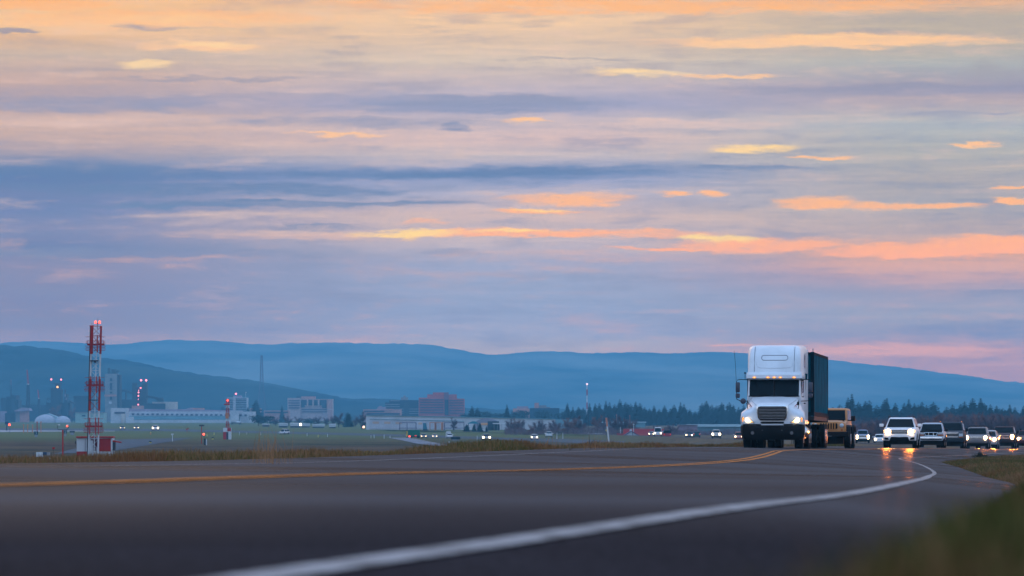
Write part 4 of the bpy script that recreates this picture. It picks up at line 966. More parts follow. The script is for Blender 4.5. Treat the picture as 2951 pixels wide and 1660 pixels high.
for zc, tops in ((mz(993), 6), (mz(1110), 6), (mz(1229), 6)):
    xc = zc*lean; hw_ = 24/s_
    k = MB()
    k.box(xc-hw_, xc+hw_, -.75, -.55, zc-.09, zc+.09); k.box(xc-hw_, xc+hw_, .55, .75, zc-.09, zc+.09)
    for sx in (-1, 0, 1): k.box(xc+sx*(hw_-.05)-.05, xc+sx*(hw_-.05)+.05, -.75, .75, zc-.05, zc+.05)
    pf = k.build('platform', M_REDP, MX)
    k = MB()
    for sx in (-1, -.35, .35, 1): k.box(xc+sx*hw_-.03, xc+sx*hw_+.03, -.73, -.67, zc+.05, zc+.45)
    k.box(xc-hw_, xc+hw_, -.73, -.67, zc+.40, zc+.45); k.build('railing', M_REDP, pf)
    for q in range(4):
        zz = zc-.18-q*.16; k = MB(); k.tube([(xc-hw_-.25+.1*(q % 2), -.8, zz), (xc+hw_+.25-.1*(q % 2), -.8, zz)], .028, 4); k.build('antenna_element', M_REDP, pf)
    for q in range(3):
        zz = zc+.58+q*.14 if q == 2 else zc+.15+q*.14; k = MB(); k.tube([(xc-hw_*1.02-.15, -.78, zz), (xc+hw_*1.02+.15, -.78, zz)], .022, 4); k.build('antenna_element', M_REDP, pf)
    for q, sx in enumerate((-.45, .25, .62)):
        k = MB(); k.box(xc+sx*hw_-.05, xc+sx*hw_+.05, -.95, -.85, zc-.9, zc+1.0); k.build('dipole_mast', M_REDP, pf)
k = MB(); zc = mz(1040); k.box(zc*lean-.55, zc*lean+.35, -.8, .6, zc-.05, zc+.07); k.box(zc*lean-.12, zc*lean+.12, -.85, -.55, zc-.22, zc); k.build('work_platform', M_DKP, MX)
k = MB(); zc = mz(1153); k.box(zc*lean-.6, zc*lean+.4, -.8, .6, zc-.05, zc+.05); k.build('work_platform', M_DKP, MX)
zt = mz(940); xt = zt*lean
k = MB(); k.box(xt-.75, xt-.25, -.5, .5, zt-.02, zt+.08); k.tube([(xt-.5, 0, zt), (xt-.5, 0, zt+.38)], .02, 4); k.build('top_plate', M_REDP, MX)
k = MB(); k.tube([(xt+.12, 0, zt-.3), (xt+.12, 0, zt+.32), ], .035, 5); k.tube([(xt-.12, 0, zt+.32), (xt+.38, 0, zt+.32)], .03, 4); k.tube([(xt+.16, 0, zt+.3), (xt+.16, 0, zt+.9)], .014, 4); k.build('beacon_bracket', M_DKP, MX)
for sx in (-.10, .36):
    k = MB(); k.cyl((xt+sx, 0, zt+.46), .125, -.15, .15, 'z', 12, [(-.15,.07),(-.08,.12),(.06,.125),(.14,.07)]); k.build('beacon', M_REDL, MX, smooth=60)
# striped shed
SH = Bld('equipment_shed', 272, 642, 'small equipment shed painted in red and white blocks at the foot of the mast', 'shed')
SH.box('wall', 221, 324, 1262, 1360, M_WHP, 0, 3.2, base=True)
SH.box('wall_block', 221, 261, 1301, 1352, M_REDP, -.03, 0, base=True); SH.box('wall_block', 285, 319.5, 1264, 1301, M_REDP, -.03, 0); SH.box('wall_block', 262, 284, 1264, 1352, fm('dark_red_paint', (.09,.008,.012)), -.02, 0, base=True)
SH.box('roof', 219.5, 326, 1257.5, 1262, M_REDP, -.25, 3.4); SH.box('wall_vent', 240, 244, 1308, 1315, M_WALLG, -.07, -.03)
SH.poly('canopy', [(324,1269),(349,1273),(347,1277),(324,1273)], M_REDP, .3, 1.5); SH.box('side_unit', 323.5, 331, 1274, 1298, M_DKP, .2, 1.4); SH.box('downpipe', 325, 328, 1298, 1355, M_WALLG, .3, .6, base=True)
SH.box('cabinet', 257, 268, 1269, 1314, M_WHP, -.7, -.1); SH.box('cabinet', 270, 279, 1299, 1314, M_WHP, -.7, -.1); SH.box('cabinet', 281, 286, 1299, 1314, M_WHP, -.7, -.1); SH.box('wall_lamp', 216.5, 220, 1271, 1279, M_DKP, -.1, .2)
SH.poly('wall_pipe', [(245,1265),(246.5,1265),(246.5,1300),(245,1300)], M_WALLG, -.06, -.03)
# obstruction lamp pole in front of it
PL = Bld('light_pole', 181, 600, 'red pole with a U-shaped bracket carrying two lamps, left of the striped shed', 'light pole')
PL.pole(181, 1239, 1352, 4.6, M_REDP, 'pole', 0); k = MB()
zz = lambda v: vz(v, 600)-gz(600)
xx = lambda u: ux(u-181+U0, 600)
k.tube([(xx(167),0,zz(1225)),(xx(166),0,zz(1234)),(xx(168),0,zz(1238.5)),(xx(194),0,zz(1238.5)),(xx(196),0,zz(1234)),(xx(196.5),0,zz(1226))], .03, 5); k.build('bracket', M_DKP, PL.t)
for u, m in ((170, M_WHP), (195, M_WHP)):
    k = MB(); k.box(xx(u-3.5), xx(u+3), -.06, .06, zz(1225.5), zz(1223)); k.build('lamp_head', m, PL.t)
PL.lamp(195.5, 1228, M_REDL, 2.6)
# far small mast with shed
FMt = Bld('antenna_mast', 656, 1500, 'small distant red and white antenna mast with one red beacon', 'antenna mast')
for a, b, m in ((1240,1215,M_REDP),(1215,1200,M_WHP),(1200,1176,M_REDP),(1176,1165,M_WHP),(1165,1150,M_REDP)):
    dd = 1500.; z0, z1 = vz(a, dd)-gz(dd), vz(b, dd)-gz(dd); lattice(FMt.t, 9/F*dd, 7/F*dd, z1-z0, m, .09, z0, 3, name='mast_section', r2=.05)
FMt.box('platform', 645, 662, 1164, 1167, M_REDP, -.5, .5); FMt.lamp(656.5, 1154, M_REDL, 2.6); FMt.box('dipole_panel', 650, 659, 1190, 1206, M_ORP, -.6, -.4)
FS = Bld('equipment_shed', 655, 1480, 'tiny distant shed in red and white squares below the small mast', 'shed')
FS.box('wall', 643, 666, 1233, 1256, M_WHP, 0, 2., base=True); FS.box('wall_block', 643, 652, 1244.5, 1254, M_REDP, -.05, 0, base=True); FS.box('wall_block', 655, 666, 1233, 1243, M_REDP, -.05, 0); FS.box('doorway', 652, 658, 1245, 1254, M_DKP, -.05, 0, base=True)
# field furniture
def sign(uc, v0, v1, wpx, txt, label, d):
    B = Bld('field_sign', uc, d, label, 'sign'); B.box('board', uc-wpx/2, uc+wpx/2, v0, v1, fm('black_sign', (.008,.015,.02)), 0, .25); B.box('base', uc-wpx/3, uc+wpx/3, v1, v1+2, M_WALLG, 0, .3, base=True)
    if txt:
        c = bpy.data.curves.new('sign_number', 'FONT'); c.body = txt; c.size = (v1-v0)*1.15/F*d; c.align_x = 'CENTER'; c.align_y = 'CENTER'; c.extrude = .01
        to = bpy.data.objects.new('number_tmp', c); COL.objects.link(to); dg = bpy.context.evaluated_depsgraph_get(); me = bpy.data.meshes.new_from_object(to.evaluated_get(dg)); bpy.data.objects.remove(to)
        o = bpy.data.objects.new('number', me); COL.objects.link(o); o.parent = B.t; me.materials.append(fm('sign_white', (.22,.33,.38))); o.rotation_euler = (math.pi/2, 0, 0); o.location = (0, -.02, (vz((v0+v1)/2, d)-gz(d)))
def nd(v): return -(GZ-.35)*F/(v-V0)
sign(104, 1243, 1253, 11, '3', 'black numbered field sign on the grass below the five orange posts', 1650); sign(188, 1240, 1249, 9, '2', 'black numbered field sign just right of the red lamp pole', 1700); sign(208, 1242, 1246.5, 15, '', 'low black board on the grass left of the mast', 1800)
sign(1434, 1271, 1279, 31, '', 'long black board on the grass in front of the service road', 1180); sign(1313, 1259, 1266.5, 27, '', 'low black board beside the small grey truck', 1420)
EQ = Bld('equipment_rack', 124, 720, 'low equipment rack with a white cabinet and blue box on the grass', 'cabinet')
EQ.box('cabinet', 104, 123, 1303, 1317, M_WHP, 0, .8); EQ.box('blue_box', 123.5, 134, 1303, 1312, fm('blue_box_paint', (.02,.05,.10)), 0, .7); EQ.box('small_box', 135, 143, 1304, 1312, M_WALLG, 0, .7)
EQ.box('shelf', 96, 150, 1317, 1318.5, M_DKP, 0, .8); EQ.box('bin', 141, 149, 1319, 1334, M_WHP, -.2, .4); EQ.box('blue_pipe', 106, 134, 1325, 1328, fm('blue_pipe_paint', (.03,.08,.18)), 0, .2)
for u in (97, 149): EQ.box('leg', u-.7, u+.7, 1303, 1345, M_DKP, 0, .1, base=True)
RS = Bld('marker_post', 154, 760, 'thin post with a small dark red box, between the cabinet and lamp pole', 'marker'); RS.box('box', 150.5, 158, 1289, 1294.5, M_REDP, 0, .3); RS.pole(154, 1294, 1330, 1.2, M_DKP, 'post', .1)
RP = Bld('light_pole', 581, 1190, 'thin red pole with a dark flat head in the middle of the airfield', 'light pole'); RP.pole(581, 1228, 1279, 2.6, M_REDP, 'pole', 0); RP.box('head', 574, 588, 1224, 1228, M_WALLD, -.3, .3)
LB = Bld('marker_light', 588, 1250, 'round red lamp right of the thin red pole', 'lamp'); LB.lamp(588, 1251.5, M_REDL, 3.); LB.pole(588, 1254, 1276, 1.2, M_DKP, 'post', 0)
CB = Bld('cabinet', 591, 1200, 'narrow dark and white cabinet standing right of the thin red pole', 'cabinet'); CB.box('cabinet_body', 587.5, 593, 1264, 1278, M_WALLD, 0, .6, base=True); CB.box('cabinet_side', 593.5, 596, 1265, 1278, M_WHP, 0, .5, base=True)
LL = Bld('marker_light', 28, 1500, 'red lamp at the far left edge of the airfield', 'lamp'); LL.lamp(28, 1224, M_REDL, 3.2); LL.pole(28, 1227, 1250, 1., M_DKP, 'post', 0)
DB = Bld('cabinet', 20, 2300, 'dark blue box at the far left beside the red lamp', 'cabinet'); DB.box('cabinet_body', 14.5, 25, 1216, 1223, fm('navy_box', (.01,.02,.06)), 0, 1.); DB.box('cabinet_leg', 18, 21, 1223, 1239, M_DKP, 0, .6, base=True)
WP = Bld('wind_post', 497, 1180, 'slender white post with a flared top standing on the grass', 'post'); WP.pole(497, 1254, 1272, 2.4, M_WHP, 'post', 0); WP.poly('top', [(492.5,1250),(501,1250),(498,1255),(495.5,1255)], M_WHP, -.2, .2); 
FLG = Bld('marker_board', 540, 1900, 'small red slanted board in front of the far grass strip', 'marker'); FLG.poly('board', [(534,1238),(544,1232.5),(543,1236.5),(537,1240)], M_REDP, 0, .15); FLG.pole(539, 1238, 1247, 1., M_REDP, 'post', .1)
for i, (u, lb) in enumerate(((68,'leftmost'),(80,'second from left'),(94,'third from left'),(107,'tall dark red'),(118,'tall rightmost'))):
    dd = 1800.; tall = i > 2; B = Bld('approach_light', u, dd, f'{lb} of the five orange-red posts at the runway end', 'approach light', 'orange posts at the runway end')
    B.pole(u, 1216 if tall else 1224, 1247, 2.6, M_ORP if i != 3 else M_REDP, 'post', 0); B.box('crossbar', u-3, u+3, 1215 if tall else 1223.5, 1217 if tall else 1225, M_ORP, -.1, .1)
for i, (u, v, r, lb) in enumerate(((433,1275,5,'largest yellow marker with a dark lid, left of the slender white post'),(613,1264,4,'yellow marker with a dark cap right of the thin red pole'),(596.5,1254.5,2.4,'tiny yellow marker just right of the round red lamp'),(917,1257.5,2.4,'small yellow marker among the white stakes'),(617,1251,1.8,'tiny yellow marker left of the distant striped shed'),(434,1249,2.2,'tiny orange marker on the service road near the white car'))):
    dd = nd(v+3); B = Bld('field_marker', u, dd, lb, 'marker', 'yellow markers on the grass'); B.poly('body', [(u-r*.75,v+3),(u+r*.75,v+3),(u+r*.55,v-1.5),(u-r*.55,v-1.5)], M_YEL if i < 5 else M_ORP, 0, .5)
    B.poly('cap', [(u-r,v-1.5),(u+r,v-1.5),(u+r*.5,v-4.5),(u-r*.5,v-4.5)], M_WALLD if i < 2 else M_YEL, -.05, .55)
for i, (u, v0, v1, lb) in enumerate(((690,1246,1253,'first'),(711,1246,1251,'second'),(751,1248,1253,'third'),(885,1250,1256,'fourth'),(944,1252,1258,'fifth'),(1069,1256,1262,'sixth'),(1078,1254,1262,'seventh'),(1107,1254,1263,'eighth'),(1124,1257,1262,'ninth'),(1294,1273,1280,'tenth'),(1375,1257,1266,'eleventh'))):
    dd = nd(v1+1); B = Bld('white_stake', u, dd, f'{lb} from the left of the small white stakes along the service road', 'stake', 'white stakes along the service road'); B.pole(u, v0, v1+2, 1.7, M_WHP, 'post', 0); B.pole(u, v0-1, v0+.6, 2.4, M_WHP, 'cap', 0)

# --- left: industry
def lampm(B, lst, m=None, r=1.9):
    for u, v in lst: B.lamp(u, v, m, r)
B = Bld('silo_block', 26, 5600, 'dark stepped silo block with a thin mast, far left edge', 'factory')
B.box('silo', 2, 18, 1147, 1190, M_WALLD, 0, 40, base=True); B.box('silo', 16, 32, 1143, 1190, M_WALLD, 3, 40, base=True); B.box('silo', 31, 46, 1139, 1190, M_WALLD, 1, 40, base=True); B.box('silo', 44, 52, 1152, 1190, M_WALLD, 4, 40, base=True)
B.pole(30.5, 1110, 1145, 3.2, M_DKP, 'mast_lower'); B.pole(30.5, 1093, 1110, 1.5, M_REDP, 'mast_top')
for i, (u, v0, vm, v1, w0, w1, lb) in enumerate(((81,1066,1107,1175,5,9,'tall thin lattice mast with a red tip, far left'),(112,1124,1148,1175,2.5,5,'short lattice mast with a white collar, left of the refinery'))):
    B = Bld('lattice_mast', u, 5500, lb, 'mast'); dd = 5500.; z = lambda v: vz(v, dd)-gz(dd); k_ = F/dd
    lattice(B.t, w1/k_, w0/k_, z(vm)-z(v1), M_DKP, .55, z(v1), 6, name='lower_section', r2=.3); lattice(B.t, w0*.8/k_, 1.5/k_, z(v0)-z(vm), M_REDP, .35, z(vm), 6, name='upper_section', xo=(0, -3/k_), r2=.25)
    B.box('collar', u-w0/1.6, u+w0/1.6, vm-1, vm+1.5, M_WHP, -3, 3); B.pole(u, v1, 1216, w1*.8, M_DKP, 'base_column')
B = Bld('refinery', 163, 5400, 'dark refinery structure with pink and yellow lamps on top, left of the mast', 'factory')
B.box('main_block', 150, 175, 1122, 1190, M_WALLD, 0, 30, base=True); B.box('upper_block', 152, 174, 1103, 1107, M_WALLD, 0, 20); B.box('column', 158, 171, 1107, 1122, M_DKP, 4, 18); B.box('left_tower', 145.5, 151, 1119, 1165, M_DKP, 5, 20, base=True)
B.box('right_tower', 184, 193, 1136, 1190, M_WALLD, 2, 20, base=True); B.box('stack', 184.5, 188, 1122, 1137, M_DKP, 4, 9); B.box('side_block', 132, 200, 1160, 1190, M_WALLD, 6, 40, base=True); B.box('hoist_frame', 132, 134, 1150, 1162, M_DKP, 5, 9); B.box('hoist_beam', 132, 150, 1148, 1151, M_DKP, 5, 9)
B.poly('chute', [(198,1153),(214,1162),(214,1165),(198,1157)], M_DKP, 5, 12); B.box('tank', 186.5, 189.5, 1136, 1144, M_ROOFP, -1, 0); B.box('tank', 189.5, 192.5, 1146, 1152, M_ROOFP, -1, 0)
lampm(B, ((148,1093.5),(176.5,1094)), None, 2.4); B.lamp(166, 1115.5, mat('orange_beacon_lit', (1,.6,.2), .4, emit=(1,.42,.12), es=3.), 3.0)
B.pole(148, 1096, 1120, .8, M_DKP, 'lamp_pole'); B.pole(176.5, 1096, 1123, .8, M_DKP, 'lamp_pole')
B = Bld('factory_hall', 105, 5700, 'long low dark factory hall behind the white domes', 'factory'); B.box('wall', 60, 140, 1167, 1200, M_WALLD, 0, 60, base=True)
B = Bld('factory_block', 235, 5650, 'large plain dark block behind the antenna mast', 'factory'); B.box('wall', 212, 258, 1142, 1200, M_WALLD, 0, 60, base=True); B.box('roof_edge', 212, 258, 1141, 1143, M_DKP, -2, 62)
B = Bld('factory_tower', 320, 5300, 'tall pale concrete tower with a column of dark windows', 'factory')
B.box('wall', 302.5, 337, 1077, 1190, fm('concrete_wall', (.20,.20,.21)), 0, 30, base=True); B.box('dark_side', 337, 344, 1080, 1178, M_WALLD, 3, 34, base=True); B.box('lower_band', 301, 336, 1137, 1143, M_WALLP, -1, 0)
B.box('roof_plant', 310, 315, 1060, 1077, M_WALLD, 3, 12); B.box('roof_plant', 320, 330, 1064, 1077, M_WALLD, 5, 20); B.box('roof_plant', 330, 342, 1068, 1071, M_WALLD, 5, 12); B.box('roof_plant', 334, 337, 1070, 1078, M_WALLD, 5, 12)
for v0, v1 in ((1090,1098),(1104,1112),(1113,1118),(1119,1123),(1129,1133),(1143,1152)): B.box('window', 317, 323, v0, v1, M_BAND, -1, 0)
B.box('pale_panel', 314, 322, 1157, 1164, M_WALLW, -1, 0)  # plain panel in the white wall colour
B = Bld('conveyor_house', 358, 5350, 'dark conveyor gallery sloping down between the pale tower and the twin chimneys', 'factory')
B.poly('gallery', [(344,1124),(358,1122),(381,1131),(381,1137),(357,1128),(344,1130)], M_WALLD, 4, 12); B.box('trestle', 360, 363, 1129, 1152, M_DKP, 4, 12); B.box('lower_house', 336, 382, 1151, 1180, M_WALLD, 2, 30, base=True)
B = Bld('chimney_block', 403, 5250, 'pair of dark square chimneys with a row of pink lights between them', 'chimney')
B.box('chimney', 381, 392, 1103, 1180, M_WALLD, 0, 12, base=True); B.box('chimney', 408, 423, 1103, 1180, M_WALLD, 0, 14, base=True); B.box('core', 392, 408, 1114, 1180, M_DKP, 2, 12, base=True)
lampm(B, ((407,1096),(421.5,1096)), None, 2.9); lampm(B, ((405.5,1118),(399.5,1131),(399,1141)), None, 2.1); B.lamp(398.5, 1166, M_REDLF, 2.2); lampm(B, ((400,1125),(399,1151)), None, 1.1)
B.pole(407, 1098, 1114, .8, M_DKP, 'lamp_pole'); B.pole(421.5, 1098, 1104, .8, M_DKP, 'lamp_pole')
B = Bld('loading_shed', 455, 5200, 'sloping dark conveyor roof and pale low shed right of the chimneys', 'factory')
B.poly('roof', [(418,1138),(448,1144),(470,1150),(470,1156),(452,1156),(448,1150),(418,1146)], M_WALLD, 4, 14); B.box('gantry', 452, 470, 1146, 1148, M_DKP, 2, 4); B.box('gantry_leg', 468, 470, 1147, 1157, M_DKP, 2, 4)
B.box('shed', 437, 505, 1158, 1180, M_CREAM, 8, 40, base=True); B.box('dark_hall', 414, 475, 1163, 1180, M_WALLD, 0, 30, base=True); B.box('pink_hall', 380, 415, 1169, 1180, M_WALLP, -1, 20, base=True)
B = Bld('brick_building', 68, 5000, 'small pink brick building with a dark overhanging roof, far left', 'building')
B.box('wall', 57, 79, 1184, 1209, M_WALLP, 0, 20, base=True); B.box('side_wall', 45, 57, 1185, 1209, M_WALLG, 1, 20, base=True); B.poly('roof', [(42,1183),(62,1175),(84,1177),(88,1184),(42,1186)], M_ROOFP, -3, 22)
B = Bld('dark_building', 25, 5050, 'low dull building at the far left edge with mauve wall', 'building'); B.box('wall', -10, 14, 1185, 1209, M_ROOFP, 0, 20, base=True); B.box('wing', 14, 44, 1190, 1209, M_WALLD, 2, 20, base=True)
# white tent domes
for uc, hw_, vt, lb, pk in ((128,31,1195,'larger white dome tent with a grey pointed cover behind',1),(179,23,1199,'smaller white dome tent right of the larger one',0)):
    dd = 4700.; T = empty('dome_tent', (ux(uc, dd), dd, gz(dd)), 0, lb, 'tent', 'white dome tents'); k = MB(); R = hw_/F*dd; H = vz(vt, dd)-gz(dd)
    k.loft([[(R*math.cos(a)*math.cos(b), 8+R*.8*math.cos(b)*math.sin(a), H*math.sin(b)**.9) for a in [i*math.tau/22 for i in range(22)]] for b in [j*math.pi/2/8*.99 for j in range(9)]])
    k.build('cover', fm('white_tent', (.36,.35,.40)), T, smooth=60)
    if pk:
        k = MB(); x = lambda u: ux(u-uc+U0, dd); z = lambda v: vz(v, dd)-gz(dd)
        k.prism([(x(112), z(1212)), (x(112), z(1196)), (x(133), z(1191.5)), (x(157), z(1201)), (x(160), z(1212))], 20, 40); k.build('rear_cover', fm('grey_tent', (.25,.33,.38)), T)
# white terminal
B = Bld('airport_building', 520, 4600, 'long white airport building with a row of square windows and mauve roof', 'building')
B.box('wall', 366, 728, 1186, 1216, M_WALLW, 0, 60, base=True); B.poly('roof', [(368,1177),(450,1180),(532,1179),(548,1175),(560,1180),(690,1184),(690,1187.5),(368,1186)], M_ROOFP, 1, 62)
for i in range(24): B.box('window', 380+i*14.1, 387+i*14.1, 1191+i*.15, 1196+i*.15, M_WIN, -1, 0)
B.box('lower_band', 364, 690, 1199, 1209, M_BLUEW, -8, 0); B.box('ground_wall', 385, 690, 1210, 1216, M_WALLW, -12, 0, base=True); B.box('roof_block', 553, 586, 1176, 1183, M_WALLP, 2, 20)
B.box('end_block', 666, 690, 1184, 1212, M_WALLW, -14, 0, base=True)
B = Bld('office_wing', 340, 4500, 'white office wing with a rounded corner at the left end of the airport building', 'building')
B.box('wall', 319, 364, 1176, 1216, M_WALLW, 0, 30, base=True); B.box('window_band', 330, 360, 1187, 1192, M_WIN, -.8, 0); B.box('cream_corner', 350, 362, 1192, 1214, M_CREAM, -1.5, 0, base=True); B.box('annexe', 364, 386, 1201, 1216, M_WALLW, -6, 0, base=True)  # corner box in the cream wall colour
B = Bld('green_hall', 240, 4550, 'pale green low hall directly behind the antenna mast base', 'building'); B.box('wall', 217, 300, 1189, 1213, M_TEALW, 0, 30, base=True); B.box('window', 236, 246, 1196, 1200, M_BAND, -.7, 0); B.box('roof_edge', 216, 301, 1187.5, 1189.5, M_WALLG, -1, 31)
# banded office
B = Bld('office_tower', 683, 6000, 'white office tower with eight dark window bands and a red roof light', 'building')
B.box('wall', 654, 711, 1146, 1195, M_WALLW, 0, 40, base=True); 
for i in range(9): B.box('window_band', 656.5 if i < 4 else 655, 710.5, 1148.5+i*5.1, 1151+i*5.1, M_BAND, -1, 0)
B.box('core', 671, 680, 1143, 1192, fm('pale_core', (.36,.32,.34)), -2, -1); B.box('penthouse', 672, 695, 1140, 1146, M_ROOFP, 3, 25); B.lamp(680, 1135, None, 2.7); B.pole(707.5, 1132, 1146, 1.2, M_WHP, 'aerial'); B.box('aerial_head', 706, 709.5, 1130, 1133, M_WHP, 3, 7)
# radio tower
B = Bld('radio_tower', 754, 6100, 'tall tapering lattice radio tower standing alone against the hills', 'tower'); dd = 6100.; z = lambda v: vz(v, dd)-gz(dd)
lattice(B.t, 24/F*dd, 9/F*dd, z(1100)-z(1192), M_PURP, .22, z(1192), 6, name='lower_section', r2=.12); lattice(B.t, 9/F*dd, 4/F*dd, z(1024)-z(1100), M_PURP, .34, z(1100), 8, name='upper_section', r2=.18)
for u in (743,766): B.pole(u, 1190, 1216, 1.5, M_PURP, 'leg', 0)
# long low brick complex and hospital
B = Bld('low_complex', 790, 5600, 'long low pink building left of the stepped hospital block', 'building')
B.box('wall', 760, 832, 1183, 1200, M_WALLP, 0, 30, base=True); B.box('window_band', 763, 830, 1186, 1190, M_BAND, -1, 0); B.box('tall_part', 720, 751, 1177, 1200, fm('salmon_wall', (.46,.26,.22)), -2, 20, base=True)
B = Bld('hospital', 893, 6000, 'large pale pink block building with recessed dark glass centre', 'building')
B.box('wall', 829, 958, 1150, 1200, fm('pale_pink_wall', (.38,.26,.25)), 0, 40, base=True); B.box('left_wing', 829, 866, 1147, 1200, fm('pale_pink_wall', (.38,.26,.25)), -4, 0, base=True); B.box('dark_glass', 868, 941, 1152, 1168, M_BAND, -1, 0); B.box('dark_glass', 868, 878, 1168, 1174, M_BAND, -1, 0); B.box('dark_glass', 928, 941, 1168, 1176, M_BAND, -1, 0)
for i in range(4): B.box('window_band', 832, 864, 1153+i*7, 1156+i*7, M_WIN, -5, -4)
for i in range(2): B.box('window_band', 870, 955, 1179+i*6.5, 1181.5+i*6.5, M_WIN, -1, 0)
for i in range(3): B.box('bay', 884+i*16, 889+i*16, 1152, 1178, fm('pale_pink_wall', (.38,.26,.25)), -2, -1)
B.box('penthouse', 854, 867, 1142, 1147, M_BAND, 2, 20); B.box('penthouse', 867, 908, 1142.5, 1150, M_WALLP, 6, 25); B.box('right_wing', 943, 958, 1151, 1200, M_WALLP, -3, 0, base=True); B.box('sign_strip', 943, 957, 1178.5, 1179.8, M_WHP, -4, -3)
# low brick, dark office, pink office
B = Bld('low_brick_building', 1100, 5000, 'low red-brown building with two dark window bands left of dark office', 'building')
B.box('wall', 1047, 1156, 1180, 1205, M_WALLP, 0, 30, base=True); B.box('window_band', 1050, 1108, 1183, 1187, M_BAND, -1, 0); B.box('window_band', 1056, 1152, 1190.5, 1195, M_BAND, -1, 0); B.box('stair_block', 1110, 1132, 1178, 1182, M_WALLP, -1, 10); B.poly('roof_bump', [(1084,1180),(1090,1172),(1096,1170),(1102,1173),(1110,1173),(1110,1180)], M_ROOFP, 3, 15)
B = Bld('dark_office', 1158, 5200, 'dark blue glass office with thin pale bands, stepped at its left', 'building')
B.box('wall', 1122, 1206, 1153, 1205, M_BAND, 0, 40, base=True); B.box('left_step', 1110, 1122, 1160, 1205, M_BAND, 0, 30, base=True)
for i in range(6): B.box('floor_band', 1110 if i > 0 else 1123, 1206 if i > 2 else 1152, 1154+i*6.6+(4 if i else 0), 1156+i*6.6+(4 if i else 0), M_WALLG, -1, 0)
B.box('centre_column', 1163, 1179, 1160, 1196, M_WALLD, -2, -1); B.box('penthouse', 1155, 1175, 1145, 1153, M_WALLG, 5, 20); B.box('penthouse', 1162, 1168, 1140, 1145, M_WALLG, 8, 15)
B = Bld('pink_office', 1272, 5100, 'large stepped pink-red office building with dark vertical stripe', 'building')
B.box('wall', 1207, 1338, 1149, 1205, M_WALLR, 0, 40, base=True); B.box('left_part', 1207, 1282, 1146, 1205, M_WALLR, -3, 0, base=True); B.box('upper_storey', 1231, 1315, 1136.5, 1149, M_WALLR, 3, 35); B.box('top_storey', 1247, 1292, 1131, 1137, M_WALLR, 6, 30); B.box('glass_stripe', 1281.5, 1292.5, 1152, 1196, M_BAND, -4, -3); B.box('stripe_head', 1280, 1293, 1131, 1152, fm('dark_pink_wall', (.17,.06,.08)), -3.5, 3)
for i in range(6): B.box('window_band', 1210, 1278, 1150.5+i*7.4, 1153.5+i*7.4, M_WIN, -4, -3); B.box('window_band', 1295, 1336, 1152.5+i*7.4, 1155+i*7.4, M_WIN, -1, 0)
# white warehouse
B = Bld('warehouse', 1300, 2450, 'very long low white warehouse with large door bays', 'warehouse')
dd = 2450.; th = math.radians(0)
B.poly('wall', [(1055,1240),(1055,1197),(1330,1202),(1560,1207),(1600,1208),(1600,1240)], M_WALLW, 0, 60)
B.poly('roof_edge', [(1054,1195.8),(1330,1200.8),(1600,1206.8),(1600,1208.8),(1330,1202.8),(1054,1197.8)], M_BLUEW, -.5, .0)
for i in range(8):
    u = 1066+i*33; B.box('door_bay', u, u+31, 1208+i*.7, 1236, fm('bay_wall', (.38,.37,.42)), -.25, 0)
    if i in (0,1,2,4): B.box('bay_sign', u+8, u+26 if i < 3 else u+18, 1215+i*.6, 1221+i*.6, M_PEACH, -.35, -.25)
B.poly('bay_lintel', [(1066,1207),(1330,1213),(1337,1213),(1337,1215),(1330,1214.5),(1066,1208.4)], M_BLUEW, -.5, -.26)
B = Bld('hangar', 1405, 2350, 'rounded grey hangar roof in front of the long warehouse', 'hangar'); dd = 2350.; x = lambda u: ux(u-1405+U0, dd); z = lambda v: vz(v, dd)-gz(dd)
k = MB(); arch = [(x(1366), -.3)] + [(x(1403+37*math.cos(a)), z(1226-21*math.sin(a))) for a in np.linspace(math.pi, 0, 14)] + [(x(1440), -.3)]; k.prism([(float(a), float(b)) for a, b in arch], 2, 40); k.build('vault', fm('hangar_metal', (.20,.19,.24)), B.t)
B.box('open_front', 1405, 1438, 1214, 1243, M_WALLD, .8, 2, base=True); B.box('canopy', 1420, 1460, 1219, 1222, M_WALLW, -6, 2)
for u in (1424, 1434, 1446): B.pole(u, 1222, 1245, 1.4, M_WALLG, 'canopy_post', -5)
B = Bld('orange_shed', 1397, 2250, 'small shed with a bright peach roof panel beside hangar', 'shed'); B.box('wall', 1388, 1404, 1224, 1243, M_WALLW, 0, 6, base=True); B.box('roof', 1386, 1405, 1218.5, 1225, fm('peach_roof', (.55,.28,.14)), -.5, 6.5)
B = Bld('teal_pavilion', 1363, 2300, 'open shelter with a pointed teal roof', 'shelter'); B.poly('roof', [(1346,1221),(1361,1214),(1369,1214),(1381,1221)], fm('teal_roof', (.02,.16,.22)), 0, 6)
for u in (1350, 1377): B.pole(u, 1220, 1246, 1.8, M_DKP, 'post', 2)
for uc, u0, u1, m, nm, lb in ((1175,1151,1200,M_PURP,'gantry','purple steel gantry frame in front of the white warehouse'),(1258,1238,1278,M_ORP,'gantry','orange steel gantry frame in front of the white warehouse'),(1308,1280,1338,M_PURP,'gantry','dark purple gantry frame right of the orange one')):
    dd = 2330.; B = Bld(nm, uc, dd, lb, 'gantry'); B.box('beam', u0, u1, 1217, 1219, m, 0, 1.)
    for u in (u0+1, u0+(u1-u0)*.45, u1-1): B.box('leg', u-1.1, u+1.1, 1219, 1240, m, 0, 1., base=True)
    if uc != 1258: B.box('lower_beam', u0, u1, 1233, 1234.5, m, .2, .8)
    else: B.box('panel', 1252, 1258, 1219, 1241, m, 0, 1., base=True); B.box('panel', 1271, 1277, 1219, 1241, m, 0, 1., base=True)
